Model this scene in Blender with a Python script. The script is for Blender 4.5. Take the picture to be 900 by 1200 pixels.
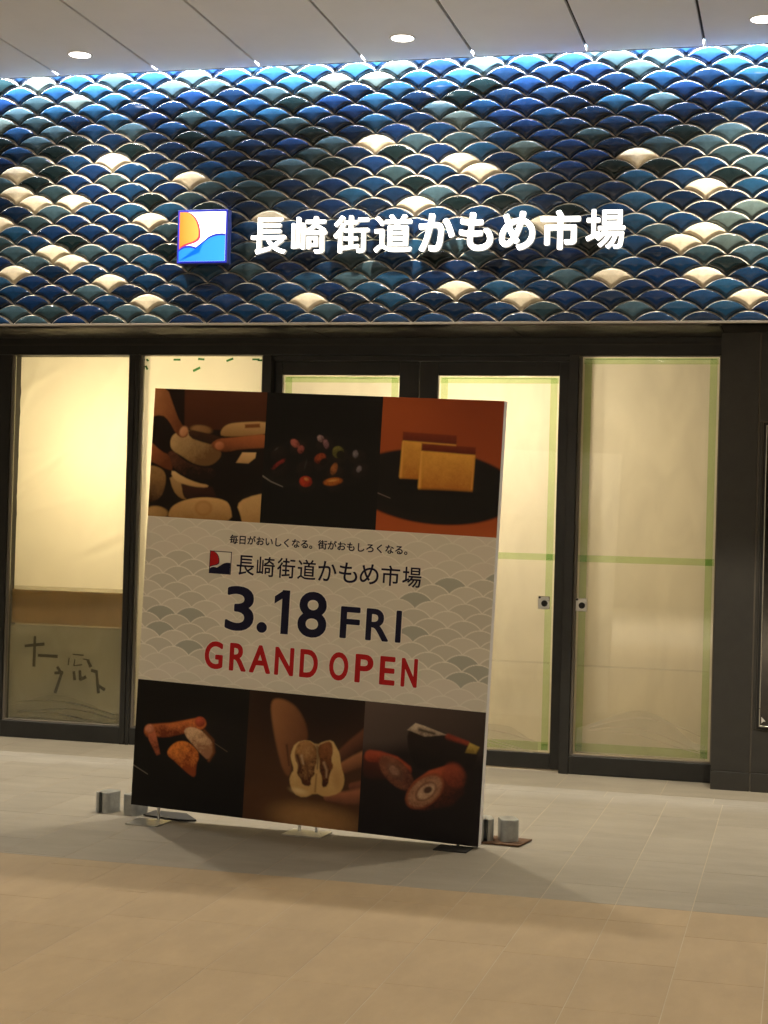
import bpy, bmesh, math, random
import numpy as np
from mathutils import Vector, Matrix

for o in list(bpy.data.objects):
    bpy.data.objects.remove(o, do_unlink=True)
SC = bpy.context.scene
COL = SC.collection
RAD = math.radians

# ------------------------------------------------------------------ camera
YAW, PITCH, ROLL = RAD(14.4326), RAD(0.4441), RAD(1.5835)
fw = Vector((-math.sin(YAW) * math.cos(PITCH), math.cos(YAW) * math.cos(PITCH), math.sin(PITCH)))
r0 = Vector((math.cos(YAW), math.sin(YAW), 0.0))
u0 = r0.cross(fw)
rt = r0 * math.cos(ROLL) + u0 * math.sin(ROLL)
up = -r0 * math.sin(ROLL) + u0 * math.cos(ROLL)
EYE = Vector((0.0, 0.0, 1.5))
cam = bpy.data.cameras.new("camera")
cam.sensor_fit = 'VERTICAL'
cam.sensor_height = 24.0
cam.lens = 38.06
cam.clip_end = 400.0
camo = bpy.data.objects.new("camera", cam)
COL.objects.link(camo)
camo.matrix_world = Matrix(((rt.x, up.x, -fw.x, EYE.x), (rt.y, up.y, -fw.y, EYE.y), (rt.z, up.z, -fw.z, EYE.z), (0, 0, 0, 1)))
SC.camera = camo

# ------------------------------------------------------------------ night sky, lamps' levels, exposure
world = bpy.data.worlds.new("World")
SC.world = world
world.use_nodes = True
wn = world.node_tree.nodes
wl = world.node_tree.links
sky = wn.new("ShaderNodeTexSky")
sky.sky_type = 'NISHITA'
sky.sun_disc = False
sky.sun_elevation = RAD(-4.0)
sky.sun_rotation = RAD(200.0)
wn["Background"].inputs["Strength"].default_value = 0.05
wl.new(sky.outputs["Color"], wn["Background"].inputs["Color"])

SC.view_settings.view_transform = 'Standard'
SC.view_settings.look = 'None'
SC.view_settings.exposure = 0.15
SC.view_settings.gamma = 1.0
SC.view_settings.use_curve_mapping = False
SC.cycles.use_denoising = True
SC.cycles.max_bounces = 10
SC.cycles.transparent_max_bounces = 16
SC.cycles.sample_clamp_indirect = 6.0

DOWN_W, DOWN_C = 410.0, (1.0, 0.88, 0.68)          # downlights by the tiled wall
HALL_W, HALL_C = 150.0, (1.0, 0.88, 0.68)          # downlights further out in the hall
FAR_W = 1350.0
FAR_C = (1.0, 0.93, 0.81)
COVE_W, COVE_C = 1130.0, (0.96, 0.98, 1.0)          # LED line above the tiles
ROOM_C = (1.0, 0.79, 0.54)                         # lamps behind the papered glass

# ------------------------------------------------------------------ helpers
def link(name, data, parent=None):
    o = bpy.data.objects.new(name, data)
    COL.objects.link(o)
    if parent is not None:
        o.parent = parent
    return o

def tag(o, label=None, cat=None, group=None, kind=None):
    if label: o["label"] = label
    if cat: o["category"] = cat
    if group: o["group"] = group
    if kind: o["kind"] = kind
    return o

def thing(name, label, cat, loc=(0, 0, 0), group=None):
    o = bpy.data.objects.new(name, None)
    o.empty_display_size = 0.1
    COL.objects.link(o)
    o.location = loc
    return tag(o, label, cat, group)

def bx(bm, x0, x1, y0, y1, z0, z1, bev=0.0):
    vs = [bm.verts.new((x, y, z)) for x in (x0, x1) for y in (y0, y1) for z in (z0, z1)]
    fs = [bm.faces.new([vs[i] for i in q]) for q in ((0, 1, 3, 2), (4, 6, 7, 5), (0, 4, 5, 1), (2, 3, 7, 6), (0, 2, 6, 4), (1, 5, 7, 3))]
    if bev > 0:
        es = set(e for f in fs for e in f.edges)
        bmesh.ops.bevel(bm, geom=list(es), offset=bev, segments=1, profile=0.5, affect='EDGES')
    return fs

def mesh_of(bm, name, smooth=False):
    bmesh.ops.recalc_face_normals(bm, faces=bm.faces[:])
    me = bpy.data.meshes.new(name)
    bm.to_mesh(me)
    bm.free()
    if smooth:
        for p in me.polygons: p.use_smooth = True
    return me

def obj(name, bm, m, parent=None, smooth=False):
    me = mesh_of(bm, name, smooth)
    if m is not None: me.materials.append(m)
    o = link(name, me)
    if parent is not None:
        o.parent = parent
        o.matrix_parent_inverse = Matrix.Translation(parent.location).inverted() if parent.type == 'EMPTY' and parent.get('_abs', 1) else Matrix()
    return o

def box(name, x0, x1, y0, y1, z0, z1, m, parent=None, bev=0.002):
    bm = bmesh.new()
    bx(bm, x0, x1, y0, y1, z0, z1, bev)
    return obj(name, bm, m, parent)

# ---------------- materials
MATS = {}
def mat(name, col, rough=0.5, metal=0.0, var=0.0, scale=8.0, bump=0.0, bscale=60.0, spec=0.5, coat=0.0, stretch=(1, 1, 1), rvar=0.0, rnd=0.0):
    m = bpy.data.materials.new(name)
    m.use_nodes = True
    nt = m.node_tree
    N, L = nt.nodes, nt.links
    b = N["Principled BSDF"]
    b.inputs["Base Color"].default_value = (*col, 1)
    b.inputs["Roughness"].default_value = rough
    b.inputs["Metallic"].default_value = metal
    b.inputs["Specular IOR Level"].default_value = spec
    b.inputs["Coat Weight"].default_value = coat
    b.inputs["Coat Roughness"].default_value = 0.08
    geo = None
    if var or bump or rvar:
        geo = N.new("ShaderNodeNewGeometry")
        mp = N.new("ShaderNodeMapping")
        mp.inputs["Scale"].default_value = stretch
        L.new(geo.outputs["Position"], mp.inputs["Vector"])
    fac = None
    if var:
        t = N.new("ShaderNodeTexNoise")
        t.inputs["Scale"].default_value = scale
        t.inputs["Detail"].default_value = 10.0
        t.inputs["Roughness"].default_value = 0.68
        L.new(mp.outputs["Vector"], t.inputs["Vector"])
        r = N.new("ShaderNodeMapRange")
        r.inputs["From Min"].default_value = 0.25
        r.inputs["From Max"].default_value = 0.75
        r.inputs["To Min"].default_value = 1.0 - var
        r.inputs["To Max"].default_value = 1.0 + var
        L.new(t.outputs["Fac"], r.inputs["Value"])
        fac = r.outputs["Result"]
    if rnd:
        oi = N.new("ShaderNodeObjectInfo")
        r2 = N.new("ShaderNodeMapRange")
        r2.inputs["To Min"].default_value = 1.0 - rnd
        r2.inputs["To Max"].default_value = 1.0 + rnd
        L.new(oi.outputs["Random"], r2.inputs["Value"])
        if fac is None: fac = r2.outputs["Result"]
        else:
            mu = N.new("ShaderNodeMath"); mu.operation = 'MULTIPLY'
            L.new(fac, mu.inputs[0]); L.new(r2.outputs["Result"], mu.inputs[1])
            fac = mu.outputs[0]
    if fac is not None:
        vm = N.new("ShaderNodeVectorMath"); vm.operation = 'SCALE'
        vm.inputs[0].default_value = col
        L.new(fac, vm.inputs["Scale"])
        L.new(vm.outputs["Vector"], b.inputs["Base Color"])
    if bump or rvar:
        t2 = N.new("ShaderNodeTexNoise")
        t2.inputs["Scale"].default_value = bscale
        t2.inputs["Detail"].default_value = 4.0
        L.new(mp.outputs["Vector"], t2.inputs["Vector"])
        if bump:
            bp = N.new("ShaderNodeBump")
            bp.inputs["Strength"].default_value = bump
            bp.inputs["Distance"].default_value = 0.01
            L.new(t2.outputs["Fac"], bp.inputs["Height"])
            L.new(bp.outputs["Normal"], b.inputs["Normal"])
        if rvar:
            r3 = N.new("ShaderNodeMapRange")
            r3.inputs["To Min"].default_value = max(0.02, rough - rvar)
            r3.inputs["To Max"].default_value = min(1.0, rough + rvar)
            L.new(t2.outputs["Fac"], r3.inputs["Value"])
            L.new(r3.outputs["Result"], b.inputs["Roughness"])
    MATS[name] = m
    return m

def emis(name, col, strength, rough=0.4):
    m = mat(name, (min(1, col[0]) * .8, min(1, col[1]) * .8, min(1, col[2]) * .8), rough)
    b = m.node_tree.nodes["Principled BSDF"]
    b.inputs["Emission Color"].default_value = (*col, 1)
    b.inputs["Emission Strength"].default_value = strength
    return m

def clear(name, tint, gloss_rough=0.03, haze=0.0, haze_col=(.9, .9, .85), ior=1.45, bump=0.0, bscale=9.0):
    """thin clear sheet: tinted pass-through, a mirror by Fresnel, a little milkiness"""
    m = bpy.data.materials.new(name)
    m.use_nodes = True
    N, L = m.node_tree.nodes, m.node_tree.links
    N.remove(N["Principled BSDF"])
    out = N["Material Output"]
    tr = N.new("ShaderNodeBsdfTransparent"); tr.inputs["Color"].default_value = (*tint, 1)
    gl = N.new("ShaderNodeBsdfGlossy"); gl.inputs["Roughness"].default_value = gloss_rough
    fr = N.new("ShaderNodeFresnel"); fr.inputs["IOR"].default_value = ior
    mx = N.new("ShaderNodeMixShader")
    L.new(fr.outputs[0], mx.inputs["Fac"])
    src = tr.outputs[0]
    if haze:
        df = N.new("ShaderNodeBsdfDiffuse"); df.inputs["Color"].default_value = (*haze_col, 1)
        m2 = N.new("ShaderNodeMixShader"); m2.inputs["Fac"].default_value = haze
        L.new(tr.outputs[0], m2.inputs[1]); L.new(df.outputs[0], m2.inputs[2])
        src = m2.outputs[0]
        tl = N.new("ShaderNodeBsdfTranslucent"); tl.inputs["Color"].default_value = (*haze_col, 1)
        m3 = N.new("ShaderNodeMixShader"); m3.inputs["Fac"].default_value = .6
        L.new(df.outputs[0], m3.inputs[1]); L.new(tl.outputs[0], m3.inputs[2]); L.new(m3.outputs[0], m2.inputs[2])
    L.new(src, mx.inputs[1]); L.new(gl.outputs[0], mx.inputs[2])
    if bump:
        g = N.new("ShaderNodeNewGeometry")
        t = N.new("ShaderNodeTexNoise"); t.inputs["Scale"].default_value = bscale; t.inputs["Detail"].default_value = 3
        L.new(g.outputs["Position"], t.inputs["Vector"])
        bp = N.new("ShaderNodeBump"); bp.inputs["Strength"].default_value = bump; bp.inputs["Distance"].default_value = 0.02
        L.new(t.outputs["Fac"], bp.inputs["Height"])
        L.new(bp.outputs["Normal"], gl.inputs["Normal"])
    L.new(mx.outputs[0], out.inputs["Surface"])
    return m

def sheet_mat(name, col, trans=0.75, var=0.05):
    """milky sheet: lets lamplight through and scatters it"""
    m = bpy.data.materials.new(name)
    m.use_nodes = True
    N, L = m.node_tree.nodes, m.node_tree.links
    N.remove(N["Principled BSDF"])
    out = N["Material Output"]
    tl = N.new("ShaderNodeBsdfTranslucent")
    df = N.new("ShaderNodeBsdfDiffuse")
    gl = N.new("ShaderNodeBsdfGlossy"); gl.inputs["Roughness"].default_value = 0.35
    g = N.new("ShaderNodeNewGeometry")
    mp = N.new("ShaderNodeMapping"); mp.inputs["Scale"].default_value = (2.0, 2.0, 0.9); mp.inputs["Rotation"].default_value = (0, 0.5, 0)
    t = N.new("ShaderNodeTexNoise"); t.inputs["Scale"].default_value = 3.0; t.inputs["Detail"].default_value = 5; t.inputs["Distortion"].default_value = 0.6
    r = N.new("ShaderNodeMapRange"); r.inputs["From Min"].default_value = .3; r.inputs["From Max"].default_value = .7
    r.inputs["To Min"].default_value = 1 - var; r.inputs["To Max"].default_value = 1.0
    L.new(g.outputs["Position"], mp.inputs["Vector"]); L.new(mp.outputs["Vector"], t.inputs["Vector"]); L.new(t.outputs["Fac"], r.inputs["Value"])
    vm = N.new("ShaderNodeVectorMath"); vm.operation = 'SCALE'; vm.inputs[0].default_value = col
    L.new(r.outputs["Result"], vm.inputs["Scale"])
    L.new(vm.outputs["Vector"], tl.inputs["Color"]); L.new(vm.outputs["Vector"], df.inputs["Color"])
    m1 = N.new("ShaderNodeMixShader"); m1.inputs["Fac"].default_value = 1 - trans
    L.new(tl.outputs[0], m1.inputs[1]); L.new(df.outputs[0], m1.inputs[2])
    m2 = N.new("ShaderNodeMixShader"); m2.inputs["Fac"].default_value = 0.03
    L.new(m1.outputs[0], m2.inputs[1]); L.new(gl.outputs[0], m2.inputs[2])
    L.new(m2.outputs[0], out.inputs["Surface"])
    return m

M_grout = mat("floor_grout", (.40, .34, .25), .9, var=.15, scale=3)
M_grey = mat("grey_stone_tile", (.228, .202, .158), .58, var=.15, scale=2.6, bump=.12, bscale=160, rnd=.05, stretch=(1, 2.5, 1), rvar=.1)
M_beige = mat("beige_stone_tile", (.315, .232, .134), .62, var=.13, scale=2.6, bump=.12, bscale=160, rnd=.035, stretch=(2.5, 1, 1), rvar=.1)
M_ceil = mat("ceiling_panel_paint", (.78, .79, .83), .55, var=.03, scale=3, rnd=.02)
M_black = mat("black_joint", (.012, .012, .012), .8)
M_bronze = mat("dark_bronze_frame", (.024, .0235, .022), .42, metal=0.3, var=.25, scale=5, bump=.05, bscale=300, rvar=.1)
M_bronze2 = mat("dark_soffit_panel", (.024, .020, .015), .5, var=.2, scale=4, rvar=.1)
M_clad = mat("dark_grey_cladding", (.030, .0285, .025), .5, var=.18, scale=14, bump=.25, bscale=260)
M_seal = mat("grey_sealant", (.16, .14, .115), .7)
M_steel = mat("satin_steel", (.55, .54, .50), .32, metal=1.0, var=.1, scale=40, rvar=.12)
M_galv = mat("grey_painted_iron", (.36, .37, .36), .36, metal=.6, var=.22, scale=25, bump=.2, bscale=90, rvar=.12)
M_rust = mat("rusty_steel_plate", (.11, .055, .026), .75, metal=.2, var=.4, scale=22, bump=.3, bscale=70)
M_dsteel = mat("dark_steel_plate", (.014, .013, .012), .75, metal=.0, var=.3, scale=22)
M_white = mat("white_foam_panel", (.74, .72, .72), .6, var=.03, scale=6)
M_cream_grout = mat("cream_tile_grout", (.60, .53, .42), .85, var=.2, scale=20)
M_navy_print = mat("navy_print", (.012, .012, .038), .55, spec=.12)
M_red_print = mat("red_print", (.46, .014, .018), .55, spec=.12)
M_white_print = mat("white_print", (.80, .78, .72), .5)
M_glass = clear("window_glass", (.93, .95, .92), .02)
M_film = clear("clear_plastic_film", (.93, .92, .90), .18, haze=.13, bump=.5, bscale=14)
M_tape = clear("green_masking_tape", (.895, .975, .80), .4, haze=.04, haze_col=(.38, .56, .16))
M_tape_dark = clear("doubled_green_tape", (.80, .92, .72), .4, haze=.06, haze_col=(.12, .40, .06))
M_green = clear("dark_green_tape", (.42, .72, .46), .4, haze=.25, haze_col=(.05, .40, .14))
M_sheet = sheet_mat("milky_plastic_sheet", (.86, .82, .70))
M_paper = sheet_mat("cream_backing_paper", (.84, .80, .70), .7, .13)
M_card = sheet_mat("brown_cardboard", (.74, .57, .33), .50, .2)
M_board = sheet_mat("grey_white_board", (.82, .80, .73), .48, .25)
M_ink = mat("black_marker", (.06, .052, .045), .8)
M_room = mat("interior_wall_paint", (.62, .56, .44), .8, var=.05)
M_dark_glass = mat("dark_case_glass", (.020, .017, .015), .12, coat=.3)
M_letter = emis("lit_white_acrylic", (1.0, .985, .95), 3.2)
M_letter_side = emis("letter_side_metal", (1.0, .97, .9), .25)
M_lamp = emis("downlight_diffuser", (1.0, .95, .86), 14.0)
M_trim = mat("white_lamp_trim", (.75, .74, .72), .4)

def soft_gradient(name, c0, c1, x0, x1, strength):
    m = emis(name, c0, strength)
    N, L = m.node_tree.nodes, m.node_tree.links
    tc = N.new("ShaderNodeNewGeometry"); sp = N.new("ShaderNodeSeparateXYZ"); r = N.new("ShaderNodeMapRange"); mx = N.new("ShaderNodeMix")
    mx.data_type = 'RGBA'
    r.inputs["From Min"].default_value = x0; r.inputs["From Max"].default_value = x1
    L.new(tc.outputs["Position"], sp.inputs[0]); L.new(sp.outputs["X"], r.inputs["Value"]); L.new(r.outputs["Result"], mx.inputs["Factor"])
    mx.inputs["A"].default_value = (*c0, 1); mx.inputs["B"].default_value = (*c1, 1)
    b = N["Principled BSDF"]
    L.new(mx.outputs["Result"], b.inputs["Emission Color"]); L.new(mx.outputs["Result"], b.inputs["Base Color"])
    return m

# glazes
M_rim = mat('lit_clay_rim', (.70, .66, .59), .25, var=.25, scale=30, rnd=.15, coat=.3)  # pale clay edge plus light from above, painted on upper arcs only
def glaze(name, col, rough=.07):
    m = mat(name, col, rough, var=.22, scale=26, rnd=.22, coat=.12, spec=.32)
    return m
GLAZE = {
    'navy': glaze("navy_glaze", (.0038, .0125, .034)),
    'blue': glaze("blue_glaze", (.006, .026, .070)),
    'cobalt': glaze("cobalt_glaze", (.0048, .018, .060)),
    'azure': glaze("azure_glaze", (.010, .041, .088)),
    'steel': glaze("steel_blue_glaze", (.031, .060, .080)),
    'slate': glaze("slate_teal_glaze", (.018, .036, .046)),
    'black': glaze("green_black_glaze", (.004, .010, .012)),
    'grey': glaze("pale_grey_green_glaze", (.070, .100, .100)),
    'cream': glaze("cream_glaze", (.68, .60, .46), .14),
}

# ------------------------------------------------------------------ floor
def project(p):
    d = Vector(p) - EYE
    z = d.dot(fw)
    return (450 + 1902.9 * d.dot(rt) / z, 600 - 1902.9 * d.dot(up) / z) if z > 0.2 else (1e6, 1e6)

rng = random.Random(7)
bm = bmesh.new()
bx(bm, -14, 10, -12, 13.5, -.25, -.0009)
floor = obj("floor", bm, M_grout)
tag(floor, kind="structure")
TW, GAP = .302, .003
def floor_mesh(w, l, name):
    b = bmesh.new()
    bx(b, -w / 2, w / 2, -l / 2, l / 2, -.012, 0.0, .0004)
    return mesh_of(b, name)
tile_meshes = {}
rest = {M_grey: bmesh.new(), M_beige: bmesh.new()}
def lay(x0, x1, y0, y1, m):
    cx, cy, w, l = (x0 + x1) / 2, (y0 + y1) / 2, x1 - x0 - GAP, y1 - y0 - GAP
    if w < .02 or l < .02: return
    seen = False
    for X in (x0, cx, x1):
        for Y in (y0, cy, y1):
            px, py = project((X, Y, 0))
            if -40 < px < 940 and py < 1240: seen = True
    if not seen:
        bx(rest[m], cx - w / 2, cx + w / 2, cy - l / 2, cy + l / 2, -.012, 0.0)
        return
    k = (round(w, 3), round(l, 3))
    if k not in tile_meshes: tile_meshes[k] = floor_mesh(w, l, "floor_tile")
    if not tile_meshes[k].materials: tile_meshes[k].materials.append(None)
    o = link("floor_tile", tile_meshes[k], floor)
    o.material_slots[0].link = 'OBJECT'
    o.material_slots[0].material = m
    o.location = (cx, cy, rng.uniform(-.0002, .0002))
EDGE_Y = 6.57
for k in range(-14, 34):
    xr = -.385 - TW * (k - 1)
    xl = xr - TW
    if xl < -9.5 or xr > 4.2: continue
    off = {6: .33, 5: .93 % .6, 8: .08, 3: .37}.get(k, rng.choice((0, .15, .3, .45)))
    y = -1.2 + off
    ys = [-1.2]
    while y < 9.21:
        if y - ys[-1] > .1: ys.append(y)
        y += .6
    ys.append(9.21)
    for a, b in zip(ys[:-1], ys[1:]):
        if a < EDGE_Y < b:
            lay(xl, xr, a, EDGE_Y, M_beige); lay(xl, xr, EDGE_Y, b, M_grey)
        else:
            lay(xl, xr, a, b, M_beige if b <= EDGE_Y else M_grey)
x = -9.5
while x < 4.2:                                   # border course along the shopfront
    lay(x, x + .604, 9.21, 9.41, M_grey)
    lay(x + .3, x + .904, 9.41, 10.02, M_grey)
    x += .604
for m, b in rest.items():
    o = obj("floor_tile_field", b, m, floor)
    o["kind"] = "stuff"

# ------------------------------------------------------------------ ceiling with its downlights and light line
CZ = 4.244
bm = bmesh.new()
bx(bm, -14, 10, -12, 9.20, CZ + .02, CZ + .12)
ceiling = obj("ceiling", bm, M_black)
tag(ceiling, kind="structure")
PW = .660
pan = {}
for i in range(-9, 12):
    xl = -.593 - PW * i
    for j, (ya, yb) in enumerate(((6.65, 9.272), (4.0, 6.65), (1.35, 4.0), (-1.3, 1.35), (-3.95, -1.3), (-6.6, -3.95))):
        k = j if j == 0 else 1
        if k not in pan:
            b = bmesh.new()
            bx(b, 0.008, PW - .008, 0.005, yb - ya - .002, 0, .024, .002)
            pan[k] = mesh_of(b, "ceiling_panel")
            pan[k].materials.append(M_ceil)
        o = link("ceiling_panel", pan[k], ceiling)
        o.location = (xl, ya, CZ)
trim = box("ceiling_edge_trim", -13, 9, 9.2725, 9.281, CZ - .003, CZ + .030, M_bronze, ceiling, 0)

def spot(name, loc, W, col, parent, cone=122, blend=1.0, radius=.055):
    l = bpy.data.lights.new(name, 'SPOT')
    l.energy = W
    l.color = col
    l.spot_size = RAD(cone)
    l.spot_blend = blend
    l.shadow_soft_size = radius
    o = link(name, l, parent)
    o.location = loc
    return o

b = bmesh.new()
bmesh.ops.create_circle(b, cap_ends=True, radius=.062, segments=32)
for f in b.faces: f.normal_flip()
dl_diff = mesh_of(b, "diffuser"); dl_diff.materials.append(M_lamp)
b = bmesh.new()
seg = 32
rings = []
for r, z in ((.062, .004), (.063, -.003), (.072, -.006), (.076, -.002), (.076, .012)):
    rings.append([b.verts.new((r * math.cos(2 * math.pi * k / seg), r * math.sin(2 * math.pi * k / seg), z)) for k in range(seg)])
for a_, b_ in zip(rings[:-1], rings[1:]):
    for k in range(seg): b.faces.new((a_[k], a_[(k + 1) % seg], b_[(k + 1) % seg], b_[k]))
dl_trim = mesh_of(b, "trim_ring", True); dl_trim.materials.append(M_trim)
def downlight(x, y, W, col, label, group, cone=122):
    t = thing("downlight", label, "ceiling light", (x, y, CZ), group)
    d = link("diffuser", dl_diff, t); d.location = (0, 0, -.0025)
    link("trim_ring", dl_trim, t)
    spot("downlight_beam", (0, 0, -.012), W, col, t, cone)
g = "round downlights in the ceiling"
downlight(-4.226, 8.865, DOWN_W, DOWN_C, "round white ceiling downlight nearest the upper left corner, lit", g)
downlight(-2.246, 8.85, DOWN_W, DOWN_C, "middle one of the three lit round ceiling downlights", g)
downlight(-.266, 8.83, DOWN_W, DOWN_C, "lit round ceiling downlight cut by the right edge", g)
for xx in (-8.19, -6.21, 1.71, 3.69):
    downlight(xx, 8.85, DOWN_W, DOWN_C, "lit round downlight of the wall row beyond the frame", "downlights of the wall row out of view")
for yy in (4.3, -2.7, -6.2):
    for xx in (-6.21, -4.226, -2.246, -.266, 1.71):
        downlight(xx, yy, HALL_W if yy > 4 else FAR_W, HALL_C if yy > 4 else FAR_C, "lit round downlight further out over the hall", "downlights over the hall out of view", 86 if yy > 4 else 155)

# LED line in the slot between ceiling edge and tiles
strip = thing("light_strip", "thin cool white light line along the top of the blue tiles", "light strip", (-3.0, 9.30, CZ + .09))
box("strip_channel", -9.1, 3.1, 9.205, 9.318, CZ + .121, CZ + .150, M_trim, strip, 0)
la = bpy.data.lights.new("strip_glow", 'AREA')
la.shape = 'RECTANGLE'
la.size, la.size_y = 12.1, .014
la.energy = COVE_W
la.color = COVE_C
lo = link("strip_glow", la, strip)
lo.location = (0, -.0255, .018)
lo.rotation_euler = (RAD(14), 0, 0)

# ------------------------------------------------------------------ tiled fascia
TY = 9.35
ZB = 2.70
tw = thing("tiled_wall", "wall of overlapping scallop tiles in blues and cream above the shopfront", "tiled wall", (-2.5, TY, ZB))
box("backing", -9.2, 3.2, TY, TY + .10, ZB, CZ + .12, M_cream_grout, tw, 0)
Wt, St, Zt0, Xt0 = .2595, .06268, 2.7618, -.0545
R_arc = ((Wt / 2) ** 2 + St ** 2) / (2 * St)
def fan_ring(d, db=None, nt=12, nb=6):
    """outline of the fan moved inwards by d: its arcs keep their centres, so the rings stay parallel"""
    db = d if db is None else db
    top = lambda x: St - R_arc + math.sqrt((R_arc - d) ** 2 - x * x)
    bot = lambda x: -R_arc + math.sqrt(max(0, (R_arc + db) ** 2 - (x - Wt / 2) ** 2))
    lo, hi = 0.0, Wt / 2
    for _ in range(50):
        m_ = (lo + hi) / 2
        if top(m_) > bot(m_): lo = m_
        else: hi = m_
    xt = lo
    pts = [(-xt + 2 * xt * k / nt, top(-xt + 2 * xt * k / nt)) for k in range(nt + 1)]
    for k in range(1, nb + 1):
        x = xt * (1 - k / nb); pts.append((x, bot(x)))
    for k in range(1, nb):
        x = xt * k / nb; pts.append((-x, bot(x)))
    return pts
RINGS = [(fan_ring(.0018), 0.0), (fan_ring(.0018), .0125), (fan_ring(.0078, .0062), .0195), (fan_ring(.0112, .0150), .0268), (fan_ring(.0130, .0185), .0284), (fan_ring(.0140, .0197), .0286)]
OUT = RINGS[0][0]
N_TOP = 12                                       # outline edges of the top arc: outer bevel pale for clay and painted-in cove light, lower bevels stay dark
def fan_into(b, ox, oz, zmin=-9, zmax=9, oy=0, tx=0, tz=0):
    rs = []
    for pts, d in RINGS:
        rs.append([b.verts.new((ox + p[0], oy - d - tx * p[0] - tz * p[1], min(zmax, max(zmin, oz + p[1])))) for p in pts])
    fs = []
    n = len(OUT)
    for a, c in zip(rs[:-1], rs[1:]):
        for k in range(n):
            f = b.faces.new((a[k], a[(k + 1) % n], c[(k + 1) % n], c[k]))
            f.material_index = 1 if (k < N_TOP and (a is rs[0] or a is rs[1])) else 0
            fs.append(f)
    cen = b.verts.new((ox, oy - .0296, min(zmax, max(zmin, oz + .012))))
    for k in range(n): fs.append(b.faces.new((rs[-1][k], rs[-1][(k + 1) % n], cen)))
    return fs
b = bmesh.new(); fan_into(b, 0, 0)
tile_me = mesh_of(b, "tile", True)
tile_me.materials.append(None); tile_me.materials.append(M_rim)
CREAM = {(1, -16), (1, -12), (1, -7), (1, -2), (2, -8), (3, -17), (3, -5), (3, -3), (4, -19), (5, -18), (6, -18), (6, -3), (7, -3), (8, -6),
         (9, -20), (9, -16), (9, -13), (10, -9), (11, -19), (11, -18), (11, -3), (12, -19), (13, -15), (13, -8), (14, -19), (14, -8), (14, -4), (15, -17), (16, -10)}
PALE = {(22, -11), (22, -10), (19, -20), (18, -8), (15, -7), (8, -2), (9, -2), (6, -2)}
def tile_kind(j, i):
    if (j, i) in CREAM: return 'cream'
    if (j, i) in PALE: return 'grey'
    r = random.Random(j * 971 + i * 37 + 5).random()
    if j < 5: tab = (('cobalt', .26), ('blue', .28), ('navy', .14), ('azure', .14), ('steel', .10), ('slate', .05), ('black', .03))
    elif j < 10: tab = (('cobalt', .18), ('blue', .25), ('navy', .17), ('azure', .12), ('steel', .12), ('slate', .09), ('black', .07))
    elif j < 18: tab = (('cobalt', .12), ('blue', .16), ('navy', .28), ('azure', .06), ('steel', .08), ('slate', .15), ('black', .15))
    else: tab = (('cobalt', .16), ('blue', .27), ('navy', .18), ('azure', .12), ('steel', .07), ('slate', .10), ('black', .06), ('grey', .04))
    for k, p in tab:
        r -= p
        if r < 0: return k
    return 'blue'
cand, far_tiles = [], []
for j in range(-1, 26):
    for i in range(-37, 14):
        xc = Xt0 + i * Wt + (j % 2) * Wt / 2 + Wt / 2
        zc = Zt0 + j * St
        if xc - Wt / 2 < -9.2 or xc + Wt / 2 > 3.2: continue
        px, py = project((xc, TY - .02, zc))
        whole = zc - St > ZB + .002 and zc + St < CZ + .10
        inview = -12 < px < 912 and py > 62
        dist = (Vector((xc, TY, zc)) - EYE).length
        (cand if whole and inview else far_tiles).append((dist, j, i, xc, zc))
cand.sort()
near, far2 = cand[:300], cand[300:]
for d, j, i, xc, zc in near:
    o = link("tile", tile_me, tw)
    o.matrix_parent_inverse = Matrix.Translation(tw.location).inverted()
    r = random.Random(j * 131 + i * 17)
    o.location = (xc, TY - r.uniform(0, .0015), zc)
    o.rotation_euler = (r.gauss(0, .012), r.gauss(0, .004), r.gauss(0, .012))
    o.material_slots[0].link = 'OBJECT'
    o.material_slots[0].material = GLAZE[tile_kind(j, i)]
b = bmesh.new()
order = list(GLAZE)
for d, j, i, xc, zc in far2 + far_tiles:
    r = random.Random(j * 131 + i * 17)
    for f in fan_into(b, xc, zc, ZB + .003, CZ + .118, TY, r.gauss(0, .012), r.gauss(0, .012)): f.material_index = len(order) if f.material_index else order.index(tile_kind(j, i))
bmesh.ops.dissolve_degenerate(b, dist=1e-5, edges=b.edges[:])
me = mesh_of(b, "tile_field", True)
for k in order: me.materials.append(GLAZE[k])
me.materials.append(M_rim)
o = link("tile_field", me, tw); o.matrix_parent_inverse = Matrix.Translation(tw.location).inverted()
o["kind"] = "stuff"
box("bottom_trim", -9.2, 3.2, TY - .034, TY + .10, ZB - .012, ZB + .001, M_steel if False else M_seal, tw, .001)

# ------------------------------------------------------------------ soffit under the tiles
SZ = 2.688
bm = bmesh.new(); bx(bm, -9.2, 3.2, TY + .101, 12.6, SZ + .012, SZ + .12)
soffit = obj("soffit", bm, M_black); tag(soffit, kind="structure")
xs = [-9.2, -8.0, -6.8, -5.62, -4.94, -4.06, -2.96, -1.70, -.475, .8, 2.0, 3.2]
for a, c in zip(xs[:-1], xs[1:]):
    box("soffit_panel", a + .004, c - .004, TY + .001, 9.985, SZ, SZ + .011, M_bronze2, soffit, .001)
for a, c in ((-4.55, -3.72), (-2.05, -.55)):
    box("soffit_slot_lamp", a, c, TY + .03, TY + .06, SZ - .003, SZ - .0002, M_seal, soffit, 0)

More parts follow.
